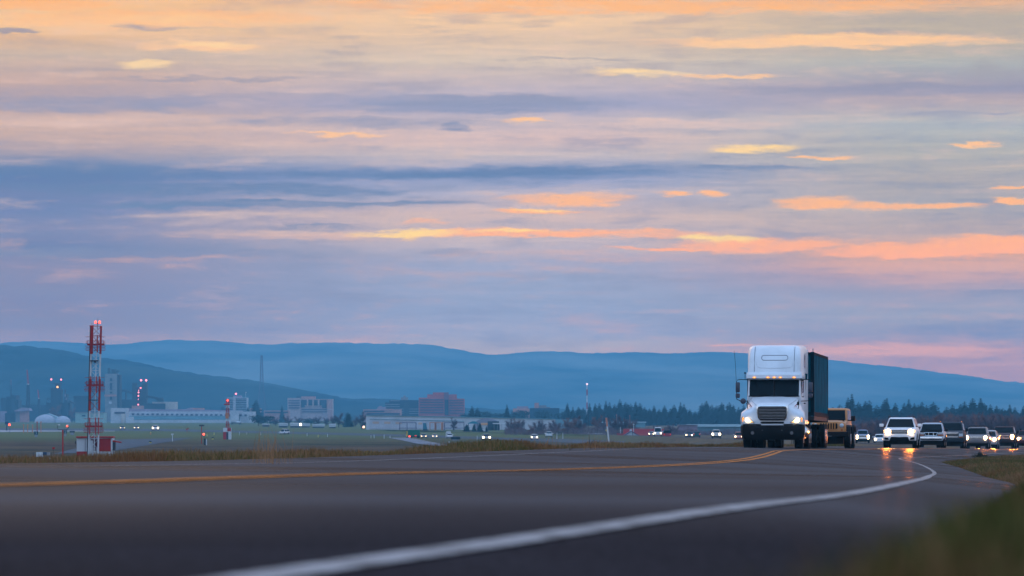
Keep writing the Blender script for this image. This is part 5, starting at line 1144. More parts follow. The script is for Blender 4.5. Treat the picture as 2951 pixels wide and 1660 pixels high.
B = Bld('blue_container', 1224, 2320, 'small teal blue tilted hopper in front of the white warehouse', 'container'); B.poly('body', [(1219,1219),(1227,1219),(1231,1237),(1219,1237)], fm('teal_box', (.03,.12,.17)), 0, 4); B.box('skid', 1218, 1232, 1237, 1240, M_DKP, .2, 3.8, base=True)
B = Bld('low_office', 1496, 2200, 'grey mauve low office right of the hangar', 'building'); B.box('wall', 1478, 1513, 1217, 1245, M_WALLG, 0, 15, base=True); B.box('window_band', 1482, 1500, 1222, 1225, M_WIN, -.3, 0)
B = Bld('blue_hall', 1590, 2700, 'pale teal hall behind the bare trees in the middle', 'building'); B.box('wall', 1500, 1680, 1209, 1240, M_BLUEW, 0, 30, base=True); B.box('pale_wall', 1520, 1575, 1209.5, 1222, fm('light_teal_wall', (.22,.38,.44)), -.4, 0); B.box('door', 1571, 1577, 1210, 1228, M_WALLD, -.6, -.4)
B = Bld('dark_block', 1569, 4300, 'dark flat-roofed block with mauve rooftop rooms in the distance', 'building'); B.box('wall', 1527, 1612, 1176, 1212, fm('deep_blue_wall', (.01,.03,.05)), 0, 40, base=True); B.box('rooftop_room', 1540, 1553, 1161, 1176, M_WALLP, 4, 14); B.box('rooftop_room', 1553, 1575, 1168, 1176, M_WALLG, 6, 20); B.box('rooftop_room', 1574, 1586, 1173, 1176, M_WALLG, 6, 20)
B = Bld('pale_block', 1500, 4400, 'small pinkish rooftop building above the dark trees, left of dark block', 'building'); B.box('wall', 1478, 1526, 1177, 1212, M_WALLP, 0, 30, base=True); B.box('upper_room', 1490, 1522, 1171, 1178, M_ROOFP, 3, 20)
B = Bld('radio_mast', 1692, 4600, 'slim red and white guyed mast with a pale lamp, above the conifers', 'mast')
for a, b, m in ((1216,1180,M_WHP),(1180,1160,M_REDP),(1160,1140,M_WHP),(1140,1122,M_REDP),(1122,1110,M_WHP)): B.pole(1692, b, a, 4.5, m, 'mast_section')
B.lamp(1691.5, 1107, mat('pale_beacon_lit', (1,.7,.7), .4, emit=(1,.6,.62), es=1.6), 3.)
def bl(name, u0, u1, v0, d, label, m, mr, vr): B = Bld(name, (u0+u1)/2, d, label, 'building'); B.box('wall', u0, u1, v0, 1250, m, 0, 18, base=True); B.box('roof', u0-2, u1+2, v0-vr, v0, mr, -1, 19); return B
bl('long_hall', 1735, 1860, 1218, 2900, 'pale blue-roofed hall behind the poles and bare trees', M_BLUEW, fm('pale_roof', (.30,.42,.48)), 2.5)
B = bl('long_warehouse', 1985, 2144, 1230, 1950, 'long blue-grey warehouse with a pale roof left of the truck', M_BLUEW, fm('pale_roof', (.3,.42,.48)), 7)
bl('mauve_block', 1957, 2010, 1225, 1850, 'flat mauve block at the left end of the pale-roofed warehouse', M_ROOFP, M_WALLG, 1.)
B = Bld('red_barn', 1850, 1700, 'red barn with a long red roof', 'barn'); B.box('wall', 1800, 1908, 1250, 1260, M_WALLR, 0, 12, base=True); B.poly('roof', [(1798,1251),(1799,1236),(1812,1236),(1914,1236.5),(1916,1259),(1798,1259)], fm('red_roof', (.36,.035,.04)), .5, 11.5)
B = Bld('gabled_house', 1819, 1640, 'white gabled house front with a dark roof edge before the red barn', 'house'); B.poly('gable', [(1798,1260),(1799,1254.5),(1819,1243.5),(1838,1254.5),(1840,1260)], M_WHP, 0, 8); B.poly('roof_edge', [(1794,1257),(1819,1241),(1846,1257),(1842,1258),(1819,1244),(1798,1258)], M_PURP, -.3, 8.3); B.box('cupola', 1815, 1822, 1237.5, 1243, M_WHP, 1, 2.5); B.box('post', 1822, 1823.5, 1246, 1260, M_WALLD, -.1, 0, base=True)
B = Bld('steeple', 1804, 2300, 'thin dark pointed steeple left above the red barn', 'tower'); B.poly('spire', [(1799,1232),(1803,1222),(1804,1206),(1805.5,1222),(1809,1232)], M_WALLD, 0, 1.4); B.box('tower_body', 1799.5, 1808.5, 1232, 1245, M_WALLD, -.1, 1.5, base=True)
B = Bld('red_shed', 1789, 1600, 'tiny red shed left of the gabled house', 'shed'); B.box('wall', 1779, 1797, 1251, 1259, M_WALLR, 0, 4, base=True); B.box('roof', 1778, 1798, 1249.4, 1251, M_REDP, -.2, 4.2)
for u, v0, v1, w_, d_, lb, m in ((1695,1193,1250,2.2,2000,'dark utility pole below the slim red and white mast',M_DKP),(1741,1191,1248,3.0,1950,'thickest dark utility pole beside the white trailers',M_DKP),(1777,1194,1252,1.3,2050,'thin brown pole among bare trees right of thickest pole',M_WALLP),(1815,1196,1250,1.0,2100,'faint thin pole above the white gabled house',M_WALLP),(1826,1221,1252,2.0,1640,'short white pole in front of the red barn',M_WHP),(1788,1231,1254,1.3,1650,'low white lamp post left of the gabled house',M_WHP)):
    B = Bld('utility_pole', u, d_, lb, 'pole'); B.pole(u, v0, v1+4, w_, m, 'pole', 0); B.box('crossarm', u-w_*1.6, u+w_*1.6, v0+1.5, v0+2.6, m, -.1, .1)
# leaning white pole close behind the verge
dd = 210.; L0 = empty('leaning_pole', (ux(1764, dd), dd, -1.7), 0, 'thin white pole leaning left out of the verge grass', 'pole'); k = MB(); k.tube([(0,0,-.4),(ux(1747-1764+U0, dd)-0, 0, vz(1204, dd)+1.7)], .028, 6, .034); k.build('shaft', M_WHP, L0)
k = MB(); a_ = Vector((0,0,-.4)); b__ = Vector((ux(1747-1764+U0, dd), 0, vz(1204, dd)+1.7)); k.tube([a_.lerp(b__, .84), a_.lerp(b__, 1.0)], .040, 6); k.build('pink_tip', M_WALLP, L0)
B = Bld('bus_shelter', 1614, 1500, 'small open shelter with a dark flat roof at the road embankment', 'shelter'); B.box('roof', 1602, 1624, 1244.5, 1246.5, M_WALLD, -1, 2)
for u in (1605, 1622): B.box('support', u-1.2, u+1.2, 1246.5, 1262, M_WHP, 0, .8, base=True)
# signs
B = Bld('road_sign', 1748, 1500, 'yellow road sign at the foot of the thickest utility pole', 'sign'); B.poly('board', [(1744,1240),(1748,1236.5),(1752,1240),(1748,1243.5)], M_YC, 0, .1); B.pole(1748, 1243, 1262, 1., M_DKP, 'post', .1)
# trailers, white vans and parked plane row
def trailer(u0, u1, v0, v1, d, label, m=M_WHP, grp='white trailers parked along the far fence'):
    B = Bld('parked_trailer', (u0+u1)/2, d, label, 'trailer', grp); B.box('box', u0, u1, v0, v1, m, 0, 2.5)
    B.box('stripe', u0+1, u1-1, (v0+v1)/2, (v0+v1)/2+1, M_WALLG, -.06, 0); B.box('undercarriage', u0+1, u1-1, v1, v1+4, M_DKP, .3, 2.2, base=True)
for a in ((803,829,1219,1227,2900,'white trailer directly left of the brightly lit one'),(836,866,1218,1227.5,2850,'brightly lit white trailer with a warm lamp at its right end'),(868,893,1220,1228,2900,'white trailer just right of the warm lamp'),(900,935,1222,1229,2800,'blue-white long trailer right of the warm lamp'),(948,968,1221,1230,2750,'pale pinkish trailer near the bare tree'),(755,777,1221,1225,3100,'flat white trailer in front of the round dark trees'),(1675,1697,1246,1253,1900,'short white trailer left of the thickest utility pole'),(1700,1746,1248,1254,1850,'long white trailer at the foot of the utility poles')): trailer(*a)
B = Bld('lot_lamp', 866, 2840, 'warm bright lamp at the end of the white trailers', 'lamp'); B.lamp(866, 1223.5, M_HOTL, 3.4); B.pole(866, 1225, 1230, 1., M_DKP, 'post', 0)
B = Bld('lot_lamp', 1048, 2600, 'warm low lamp at the left end of the white warehouse', 'lamp'); B.lamp(1048, 1230.5, mat('peach_lamp_lit', (1,.6,.4), .4, emit=(1,.50,.30), es=3.), 3.6); B.pole(1048, 1232, 1236, 1., M_DKP, 'post', 0)
B = Bld('parked_aircraft', 683, 3600, 'white parked aircraft right of the airport building', 'aircraft')
dd = 3600.; x = lambda u: ux(u-683+U0, dd); z = lambda v: vz(v, dd)-gz(dd)
k = MB(); k.loft([[(x(u_), 2+r_*math.cos(a)/F*dd, z(v_)+r_*math.sin(a)/F*dd) for a in [i*math.tau/12 for i in range(12)]] for u_, v_, r_ in ((656,1219,.6),(660,1218,2),(668,1217.5,3.2),(690,1217.5,3.4),(698,1218,2.4),(702,1218.5,1))]); k.build('fuselage', M_WHP, B.t, smooth=50)
B.poly('cockpit', [(664,1216),(667,1209.5),(676,1209),(680,1216)], M_WALLW, 0, 3); B.box('window_band', 664, 695, 1218.5, 1220, M_BAND, .8, 1.2); B.box('tail_fin', 693, 698, 1211, 1217, M_WALLW, 1, 1.5); B.box('undercarriage', 667, 669, 1220, 1227, M_DKP, 1, 1.4, base=True); B.box('undercarriage', 690, 692, 1220, 1227, M_DKP, 1, 1.4, base=True)
# green truck, small grey truck
def bigtruck(name, uc, d, label, parts):
    B = Bld(name, uc, d, label, 'truck')
    for nm, u0, u1, v0, v1, m, y0, y1 in parts: B.box(nm, u0, u1, v0, v1, m, y0, y1)
    return B
dG = nd(1262.)-2
B = bigtruck('box_truck', 1190, dG, 'green box truck with a yellow cab crossing the airfield road', [('cargo_box',1176,1210,1239,1256,M_GRNP,0,2.5),('chassis',1172,1210,1256,1259.5,M_DKP,.2,2.3),('cab',1170,1175,1243,1258.5,M_YC,.1,2.4),('cab_window',1169.6,1171,1245,1250,M_GLASS,0,2.2),('red_stripe',1178,1183,1256,1259,M_REDL,-.05,.1),('red_stripe',1195,1201,1254.5,1257,M_RED_LENS,-.05,.1)])
for u in (1173.5, 1186, 1203, 1208): 
    k = MB(); r = 2.4/F*dG; k.cyl((ux(u-1190+U0, dG), 0, vz(1261.5, dG)-gz(dG)+r*.4), r, -.05, .3, 'y', 14); k.build('wheel', M_TYRE, B.t)
dS = 1480.
B = bigtruck('small_truck', 1292, dS, 'small grey truck with a tall white cab on the service road', [('cab',1286,1299,1243,1249,M_WHP,0,2.2),('front',1287,1299,1249,1260,M_WALLD,0,2.),('side',1284.5,1287,1246,1261,M_WHP,.1,2.)])
for u in (1287.5, 1297): B.box('wheel', u-1.2, u+1.2, 1259.5, 1263, M_TYRE, 0, 1.)

# far cars: copies of one small car, one pickup
FC = P(W_SUV, W=1.75, L=4.2, roof=1.45, hood0=.82, hood1=.95, paint=paint('white', (.62,.60,.62)), zb=.3, grille=(.36,.58,.68), lower=None, bumper=(.32,.58), lamp=(.44,.80,.58,.78), bulb=(.66,.68,.15), cab=(1.0,1.8,3.1,3.8), mirror=(1.0,1.0,.2,.14), wr=.33)
def place(o, u, v, d, rz=None, sc=1.): 
    o.location = (ux(u, d), d, vz(v, d)); o.rotation_euler = (0, 0, -math.atan(ux(u, d)/d) if rz is None else rz); o.scale = (sc, sc, sc); return o
GA = 'small cars on the roads beyond the airfield'
P1 = P(W_PICK, W=1.95, roof=1.85, hood0=1.12, hood1=1.25, paint=paint('pale_pickup', (.50,.45,.42)), bumper=(.5,.8), grille=(.5,.8,1.05), gstyle='bars', lamp=(.55,.90,.78,1.06), bulb=(.73,.92,.24), cab=(1.25,1.85,3.6,3.8), wr=.42, mirror=(1.1,1.3,.2,.2))
def fcar(P_, u, v, d, label, name='car', lights=True, rz=None, sc=1., cat='car'):
    o = car(name, P_, label, cat, GA, lights=lights, far=True); return place(o, u, v, d, rz, sc)
fcar(P1, 2064, 1264, 1181, 'pale pickup truck with two bright headlights left of the white truck', 'pickup_truck', cat='pickup truck')
fcar(P(P1, paint=paint('blue_pickup', (.12,.17,.28)), bulb=(.78,.98,.15), bulb2=(.78,.68,.14)), 2486, 1277, 790, 'blue pickup truck with four bright lamps right of the orange off-roader', 'pickup_truck', cat='pickup truck')
fcar(P(FC, bulb=(.66,.68,.17)), 2535, 1278.5, 870, 'pale car partly hidden by the white sport utility car, one lamp lit')
fcar(P(FC, paint=paint('van_white', (.5,.5,.52)), roof=1.9), 1896, 1257.5, 1500, 'white car with twin bright headlights in front of the red barn', sc=1.25)
fcar(P(FC, paint=paint('grey2', (.2,.2,.22))), 1877, 1256.5, 1560, 'dim car with one weak lamp left of the barn headlights', lights=True, sc=.9)
fcar(P(FC, paint=paint('dark3', (.04,.05,.08))), 1986, 1262, 1340, 'dark car with two lamps just left of the dark green car')
o = fcar(P(FC, paint=paint('dark_green', (.01,.05,.05))), 2008, 1261, 1380, 'dark green car with red tail lamps, rear toward the camera', lights=False, rz=math.pi); o.location.y += 4.2
o = fcar(P(FC, paint=paint('orange_red', (.3,.05,.03)), roof=1.6, sig_on=1, signal=(.66,.88,.5,.66)), 2129, 1268, 1120, 'orange red car peeking out behind the left side of the white truck')
B = Bld('coach', 1923, 1500, 'red and dark coach seen from behind near the red barn', 'coach'); B.box('body', 1912, 1934, 1248, 1258, fm('coach_red', (.28,.03,.03)), 0, 9); B.poly('rear_glass', [(1912,1249),(1914,1240),(1932,1240),(1934,1249)], M_GLASS, 0, 9); B.box('wheel', 1913, 1916, 1257, 1262, M_TYRE, .5, 1.5); B.box('wheel', 1930, 1933, 1257, 1262, M_TYRE, .5, 1.5)
for u in (1914, 1932): B.box('tail_light', u-1.2, u+1.2, 1250.5, 1253, M_RED_LENS, -.08, 0)
for u, v, d_, sc, ru, lb in ((1402,1270,1390,1.15,1,'car with two large bright headlights beside the long black board'),(1540,1268,1420,1.0,1,'white car with two headlights on the road below the embankment'),(1221,1263.5,1480,.85,1,'small car with lamps right of the green box truck'),(1253,1263,1520,.8,1,'pale car with faint lamps between the two trucks'),(448,1241,2250,1.5,1,'white car with yellowish headlights on the service road at the left'),(353,1238.5,2400,1.2,1,'far car with two lamps right of the antenna mast'),(393,1238.5,2350,1.2,1,'dim beige car between the two left headlight pairs')):
    fcar(P(FC, paint=paint('far%d' % int(u), (.45,.43,.44) if u in (1540,448,1253) else (.12,.12,.13)), bulb=(.66,.70,.22 if u in (1402, 448) else .15 if u == 1540 else .085)), u, v, d_, lb, sc=sc)
o = fcar(P(FC, paint=paint('far_white', (.5,.5,.55)), roof=1.9, cab=(.9,1.5,3.9,4.15)), 809, 1251.5, 1850, 'white van without lights in the middle of the service road', 'van', lights=False, rz=math.radians(-35), sc=.9, cat='van')
o = fcar(P(FC, paint=paint('far_white2', (.5,.5,.55))), 1296, 1263, 1430, 'low white car in front of the small grey truck', lights=False, sc=.85)
o = fcar(P(FC, paint=paint('far_silver', (.35,.4,.42))), 1582, 1260.5, 1560, 'faint silver car left of the bus shelter', lights=False, sc=1.1)
# ---------------------------------------------------------------- trees
M_BARK = mat('bark', (.03,.022,.016), .9)
def leaf_mat(name, c0, c1, sc=.8):
    m = mat(name, c0, 1., spec=.02); nt = m.node_tree; N = nt.nodes.new; L = nt.links.new
    tc = N('ShaderNodeTexCoord'); n = N('ShaderNodeTexNoise'); n.inputs['Scale'].default_value = sc; n.inputs['Detail'].default_value = 3
    r = N('ShaderNodeValToRGB'); r.color_ramp.elements[0].position = .35; r.color_ramp.elements[1].position = .65
    r.color_ramp.elements[0].color = (*c0,1); r.color_ramp.elements[1].color = (*c1,1)
    L(tc.outputs['Object'], n.inputs['Vector']); L(n.outputs['Fac'], r.inputs['Fac']); L(r.outputs[0], nt.nodes['Principled BSDF'].inputs['Base Color']); return m
M_CON = leaf_mat('conifer_needles', (.004,.012,.013), (.016,.036,.030)); M_SHRUB = leaf_mat('shrub_leaves', (.008,.02,.02), (.02,.045,.035))
M_TWIG = leaf_mat('bare_twigs', (.07,.045,.055), (.15,.09,.10), .5); M_TWIG2 = leaf_mat('rust_twigs', (.14,.065,.055), (.24,.11,.085), .5)
def conifer_mesh(seed, wide=.30, broad=0.):
    r = random.Random(seed); k = MB(); lay = 34
    for i in range(lay):
        t = i/(lay-1); z = .06+.94*t
        prof = (1-t)**(.85-.35*broad) * (1 if t > .12 else .6+t*3.3)
        R = wide*(prof*(.75+.5*r.random()) + .012); n = max(3, int(15*(1-t)+4)); a0 = r.random()*6
        for j in range(n):
            a = a0+math.tau*j/n+r.uniform(-.25,.25); rr = R*r.uniform(.55,1.15); dz = -rr*r.uniform(.15,.55)+(.02 if t > .9 else 0); wv = .035+.05*(1-t)*r.uniform(.5,1.2)
            c, s_ = math.cos(a), math.sin(a); h = .03*(1.2-t)
            k.add([(0.02*c,0.02*s_,z+.5*h),(c*rr*.6-s_*wv, s_*rr*.6+c*wv, z+dz*.5+r.uniform(-.01,.01)),(c*rr, s_*rr, z+dz),(c*rr*.6+s_*wv, s_*rr*.6-c*wv, z+dz*.5-.015),(c*rr*.55,s_*rr*.55,z+dz*.5-h)],
                  [(0,1,2,3),(0,1,4),(1,2,4),(2,3,4)])
    k.tube([(0,0,.9),(0,0,1.03)], .006, 4)
    return k
def trunk_mesh(h=.9, r=.018): k = MB(); k.tube([(0,0,-.05),(.004,0,h*.5),(0,0,h)], r, 6, r*.25); return k
CONS = []
for i, (wd, br) in enumerate(((.23,.3),(.28,.6),(.34,.9),(.20,.2),(.30,1.3),(.34,1.2))):
    e = empty('conifer_tree'); trunk_mesh().build('trunk', M_BARK, e); conifer_mesh(100+i, wd, br).build('crown', M_CON, e); CONS.append(e)
used = set()
def inst(protos, i):
    p = protos[i]
    if id(p) in used: return copy_tree(p)
    used.add(id(p)); return p
def put(o, u, vtop, d, vbase=None, wf=1., label=None, cat=None, group=None, zb=None):
    zb_ = GZ-.35 if zb is None else zb; h = vz(vtop, d)-zb_
    o.location = (ux(u, d), d, zb_); o.scale = (h*wf, h*wf, h); o.rotation_euler = (0, 0, random.uniform(0, 6.28)); return tag(o, label, cat, group)
L1 = [(1461,1168,0),(1360,1171,2),(1376,1176,4),(1635,1163,1),(1651,1174,3),(1667,1174,4),(1681,1176,5),(1699,1164,3),(1715,1164,1),(1727,1163,2),(1746,1157,0),(1757,1161,2),(1772,1166,4),(1786,1153,1),(1803,1161,5),(1817,1165,4),(1832,1159,1),(1844,1163,2),(1858,1174,4),
      (1872,1178,5),(1885,1170,1),(1900,1180,4),(1915,1170,1),(1928,1182,3),(1943,1168,1),(1961,1161,0),(1971,1166,2),(1988,1179,4),(2003,1186,5),(2023,1163,5),(2036,1157,1),(2052,1167,4),(2066,1170,5),(2080,1161,5),(2102,1161,4),(2113,1167,5),(2129,1174,2),(2143,1168,1),(2160,1172,3)]
for i, (u, v, q) in enumerate(sorted(L1)):
    put(inst(CONS, q), u, v, 3400+random.uniform(-90, 90), wf=1.05+.75*random.random(), label=f'{ordw(i)} conifer from the left in the dark treeline left of the truck', cat='conifer', group='conifers left of the truck')
L2 = [(2400,1175,2),(2420,1168,4),(2444,1148,1),(2455,1138,0),(2474,1160,5),(2494,1158,4),(2505,1156,1),(2527,1169,5),(2550,1154,1),(2556,1150,3),(2580,1163,1),(2606,1163,2),(2619,1153,0),(2635,1164,4),(2646,1168,5),(2657,1160,1),(2670,1169,4),(2690,1160,5),(2728,1174,2),(2745,1168,1),(2768,1166,4),(2780,1159,2),
      (2803,1150,1),(2826,1150,0),(2836,1163,5),(2854,1167,2),(2872,1171,1),(2890,1178,4),(2910,1168,3),(2925,1175,2),(2950,1171,1),(2972,1176,2)]
for i, (u, v, q) in enumerate(L2):
    put(inst(CONS, q), u, v, 2700+random.uniform(-80, 80), wf=1.2+.8*random.random(), label=f'{ordw(i)} conifer from the left in the treeline above the queuing cars', cat='conifer', group='conifers above the queuing cars')
for u, v, d, wf, q, lb in ((738,1154,4800,1.9,1,'broad pointed dark conifer on the pink block beside the radio tower'),(714,1174,4800,1.1,4,'small dark conifer at the right side of the banded office'),(642,1174,4800,1.6,4,'low wide conifer at the left side of the banded office'),(606,1178,4800,.8,3,'tiny conifer above the airport building roof'),(590,1174,4850,.8,3,'small pointed conifer above the airport building roof, left of the tiny one'),(813,1169,4800,.9,1,'small conifer above the long low pink building'),(1003,1189,3000,1.6,5,'rounded dark conifer left of the white warehouse'),
                             (1345,1223,2100,2.0,4,'leftmost cone shrub before the white warehouse'),(1366,1222,2100,1.2,4,'middle cone shrub before the white warehouse'),(1383,1219,2100,1.7,1,'pointed rightmost cone shrub under the peach roof'),(1402,1228,2100,1.0,4,'small dark shrub right of the peach shed')):
    put(inst(CONS, q), u, v, d, wf=wf, label=lb, cat='conifer')
# dense round trees
def round_mesh(seed, n=900, flat=.8):
    r = random.Random(seed); k = MB(); lobes = [(r.uniform(-.32,.32), r.uniform(-.3,.3), r.uniform(.38,.75), r.uniform(.18,.30)) for _ in range(12)]
    for i in range(n):
        lx, ly, lz, lr = r.choice(lobes); a, b = r.uniform(0, 6.28), math.asin(r.uniform(-1, 1)); q = lr*r.uniform(.6, 1.08)
        c = Vector((lx+q*math.cos(a)*math.cos(b), ly+q*math.sin(a)*math.cos(b), max(.05, lz+q*math.sin(b)*flat))); s_ = r.uniform(.02, .045)
        A = Vector((r.uniform(-1,1), r.uniform(-1,1), r.uniform(-1,1))).normalized()*s_; Bv = A.cross(Vector((r.uniform(-1,1), r.uniform(-1,1), r.uniform(-1,1)))).normalized()*s_
        k.add([tuple(c-A), tuple(c+Bv), tuple(c+A), tuple(c-Bv)], [(0,1,2,3)])
    return k
RND = []
for i in range(3):
    e = empty('round_tree'); trunk_mesh(.5, .03).build('trunk', M_BARK, e); round_mesh(50+i).build('crown', M_SHRUB, e); RND.append(e)
for i, (u, v, d, wf, lb) in enumerate(((745,1192,3300,1.3,'round dark tree left of the wide dark hedge tree'),(771,1196,3300,1.8,'wide dark hedge tree in front of the low pink complex'),(884,1203,3300,1.9,'round dark tree before the large pink block building'),(1560,1176,3700,1.2,'dark round tree beside the dark flat-roofed block'))):
    put(inst(RND, i % 3), u, v, d, wf=wf, label=lb, cat='tree')
low = [(1395,1184),(1412,1188),(1430,1186),(1446,1190),(1478,1184),(1492,1182),(1508,1180),(1622,1184),(1342,1186)]
for i, (u, v) in enumerate(sorted(low)): put(inst(RND, i % 3), u, v, 3900, wf=1.3, label=f'{ordw(i)} from the left of the low dark trees above the warehouse roof', cat='tree', group='low dark trees above the warehouse')
# bare winter trees
def bare_mesh(seed, wide=.40, n=1150):
    r = random.Random(seed); tr = MB(); k = MB()
    tr.tube([(0,0,-.05),(0,0,.2)], .02, 6, .014); tips = []
    for i in range(9):
        a = i*2.4; e = Vector((wide*.62*math.cos(a), wide*.62*math.sin(a), .22+.62*((i*5)%9)/8)); s0 = Vector((0,0,.06+.015*i)); m_ = s0.lerp(e, .5)+Vector((0,0,.07)); tr.tube([tuple(s0), tuple(m_), tuple(e)], .009, 4, .003); tips.append((s0, m_, e))
    for i in range(n):
        s0, m_, e = r.choice(tips); p = m_.lerp(e, r.uniform(-.3, 1)); dr = Vector((r.gauss(0, 1), r.gauss(0, 1), r.uniform(-.2, 1.4))).normalized(); q = p+dr*r.uniform(.08, .24)
        q.x = max(-wide, min(wide, q.x)); q.z = max(.02, min(1., q.z)); w_ = Vector((r.uniform(-1,1), r.uniform(-1,1), .1)).normalized()*r.uniform(.004, .008)
        k.add([tuple(p-w_), tuple(p+w_), tuple(q)], [(0,1,2)])
        for z_ in range(2):
            p2 = p.lerp(q, r.uniform(.3,.8)); q2 = p2+Vector((r.gauss(0,1), r.gauss(0,1), r.uniform(0,1.2))).normalized()*r.uniform(.05,.1); k.add([tuple(p2-w_*.7), tuple(p2+w_*.7), tuple(q2)], [(0,1,2)])
    return tr, k
BARE = []
for i in range(6):
    e = empty('bare_tree'); a, b = bare_mesh(300+i, (.30,.36,.42,.34,.40,.3)[i]); a.build('trunk', M_BARK, e); b.build('crown', M_TWIG if i < 4 else M_TWIG2, e); BARE.append(e)
bl_ = [(163,1160,5000,.9,4),(208,1169,5000,.8,4),(150,1170,5000,.8,5),(976,1186,2900,1.2,1),(960,1192,2900,1.,0),(1042,1181,2500,1.1,2),(1308,1200,2200,.9,1),(1025,1200,2900,1,0),(795,1200,3200,1.5,0),(830,1196,3200,1.6,1),(860,1198,3200,1.5,2),(915,1196,3200,1.7,3),(940,1200,3200,1.5,0)]
lbl_ = ['rust brown bare tree in front of the refinery','small rust bare tree right of the refinery','low rust bare tree left of the refinery','bare tree right of the large pink block','thin bare tree touching the pink block','tall dark bare tree at the left end of the white warehouse','thin pale bare tree in front of the warehouse doors','faint bare tree left of the warehouse','mauve bare tree below the low pink building','mauve bare tree at the left corner of the pink block','second mauve bare tree below the pink block','third mauve bare tree below the pink block','rightmost mauve bare tree below the pink block']
for (u, v, d, wf, q), lb in zip(bl_, lbl_): put(inst(BARE, q), u, v, d, wf=wf, label=lb, cat='bare tree')
mid = [(1470,1203,1),(1486,1200,4),(1500,1206,2),(1532,1220,4),(1548,1208,2),(1562,1206,3),(1592,1208,1),(1604,1207,2),(1636,1199,5),(1652,1200,5),(1664,1193,1),(1678,1206,3),(1722,1192,4),(1738,1206,3),(1765,1200,2),(1780,1194,1),(1796,1198,2),(1812,1202,4),(1826,1204,3),(1888,1222,2),(1922,1222,4),(1935,1219,1),(1950,1224,2)]
for i, (u, v, q) in enumerate(mid): put(inst(BARE, q), u, v, 1850+random.uniform(-60,60), wf=1.1, label=f'{ordw(i)} from the left of the bare trees between warehouse and truck', cat='bare tree', group='bare trees between the warehouse and the truck')
rgt = []
u = 2385.
while u < 2990:
    v = float(np.interp(u, [2385,2440,2500,2560,2620,2700,2760,2850,2951], [1210,1206,1208,1196,1193,1186,1188,1185,1186])); rgt.append((u, v+random.uniform(-4,7))); u += random.uniform(10, 15)
for i, (u, v) in enumerate(rgt): put(inst(BARE, i % 5 if i % 7 else 4), u, v, 1300+random.uniform(-110,110), wf=1.0, label=f'{ordw(i)} from the left of the mauve bare trees behind the queuing cars', cat='bare tree', group='mauve bare trees behind the queuing cars')
def brush(name, u0, u1, prof, dc, dw, n, label, m):
    r = random.Random(77); k = MB()
    for i in range(n):
        u = r.uniform(u0, u1); d = dc+r.uniform(-dw, dw); vt = float(np.interp(u, *zip(*prof)))+6*math.sin(u*.05)+4*math.sin(u*.17+1); H = (vz(vt, dc)-GZ+.35)*r.uniform(.35, 1.05)
        x = ux(u, dc); z = GZ-.35+H*r.random()**.8; dr = Vector((r.gauss(0,.8), r.gauss(0,.8), r.uniform(.1,1.4))).normalized()*r.uniform(.4,1.3); w_ = Vector((r.uniform(-1,1), r.uniform(-1,1), .2)).normalized()*r.uniform(.02,.05); p = Vector((x, d, z)); k.add([tuple(p-w_), tuple(p+w_), tuple(p+dr)], [(0,1,2)])
    tag(k.build(name, m), label, None, None, 'stuff')
def wood(u0, u1, vt_, dc, dw, n, label):
    r = random.Random(31); k = MB()
    for i in range(n):
        u = r.uniform(u0, u1); d = dc+r.uniform(-dw, dw); x = ux(u, dc); vt = vt_+9*math.sin(u*.06+1)+6*math.sin(u*.21)+4*math.sin(u*.43); H = vz(vt, dc)-GZ+.35; z = GZ-.35+H*r.random()**.9*1.0
        s_ = r.uniform(.5, 1.1); p = Vector((x, d, z)); A = Vector((r.uniform(-1,1), r.uniform(-1,1), r.uniform(-.6,.6))).normalized()*s_; B_ = Vector((r.uniform(-.6,.6), r.uniform(-.6,.6), 1)).normalized()*s_*.8; k.add([tuple(p-A), tuple(p+A*.8-B_*.4), tuple(p+B_)], [(0,1,2)])
    tag(k.build('woodland', M_CON), label, None, None, 'stuff')
wood(1625, 2165, 1196, 3550, 60, 15000, 'dark undergrowth filling the gaps of the treeline left of the truck')
wood(2385, 3010, 1194, 2850, 50, 13000, 'dark undergrowth filling the gaps of the treeline above the queue')
brush('brush', 1455, 2160, [(1455,1236),(1600,1228),(1700,1226),(1800,1236),(1900,1240),(2160,1242)], 1800, 45, 26000, 'mauve winter brush below the bare trees', M_TWIG)
brush('brush', 2380, 3010, [(2380,1222),(2500,1208),(2700,1200),(3010,1200)], 1420, 70, 42000, 'mauve winter brush behind the queuing cars', M_TWIG)
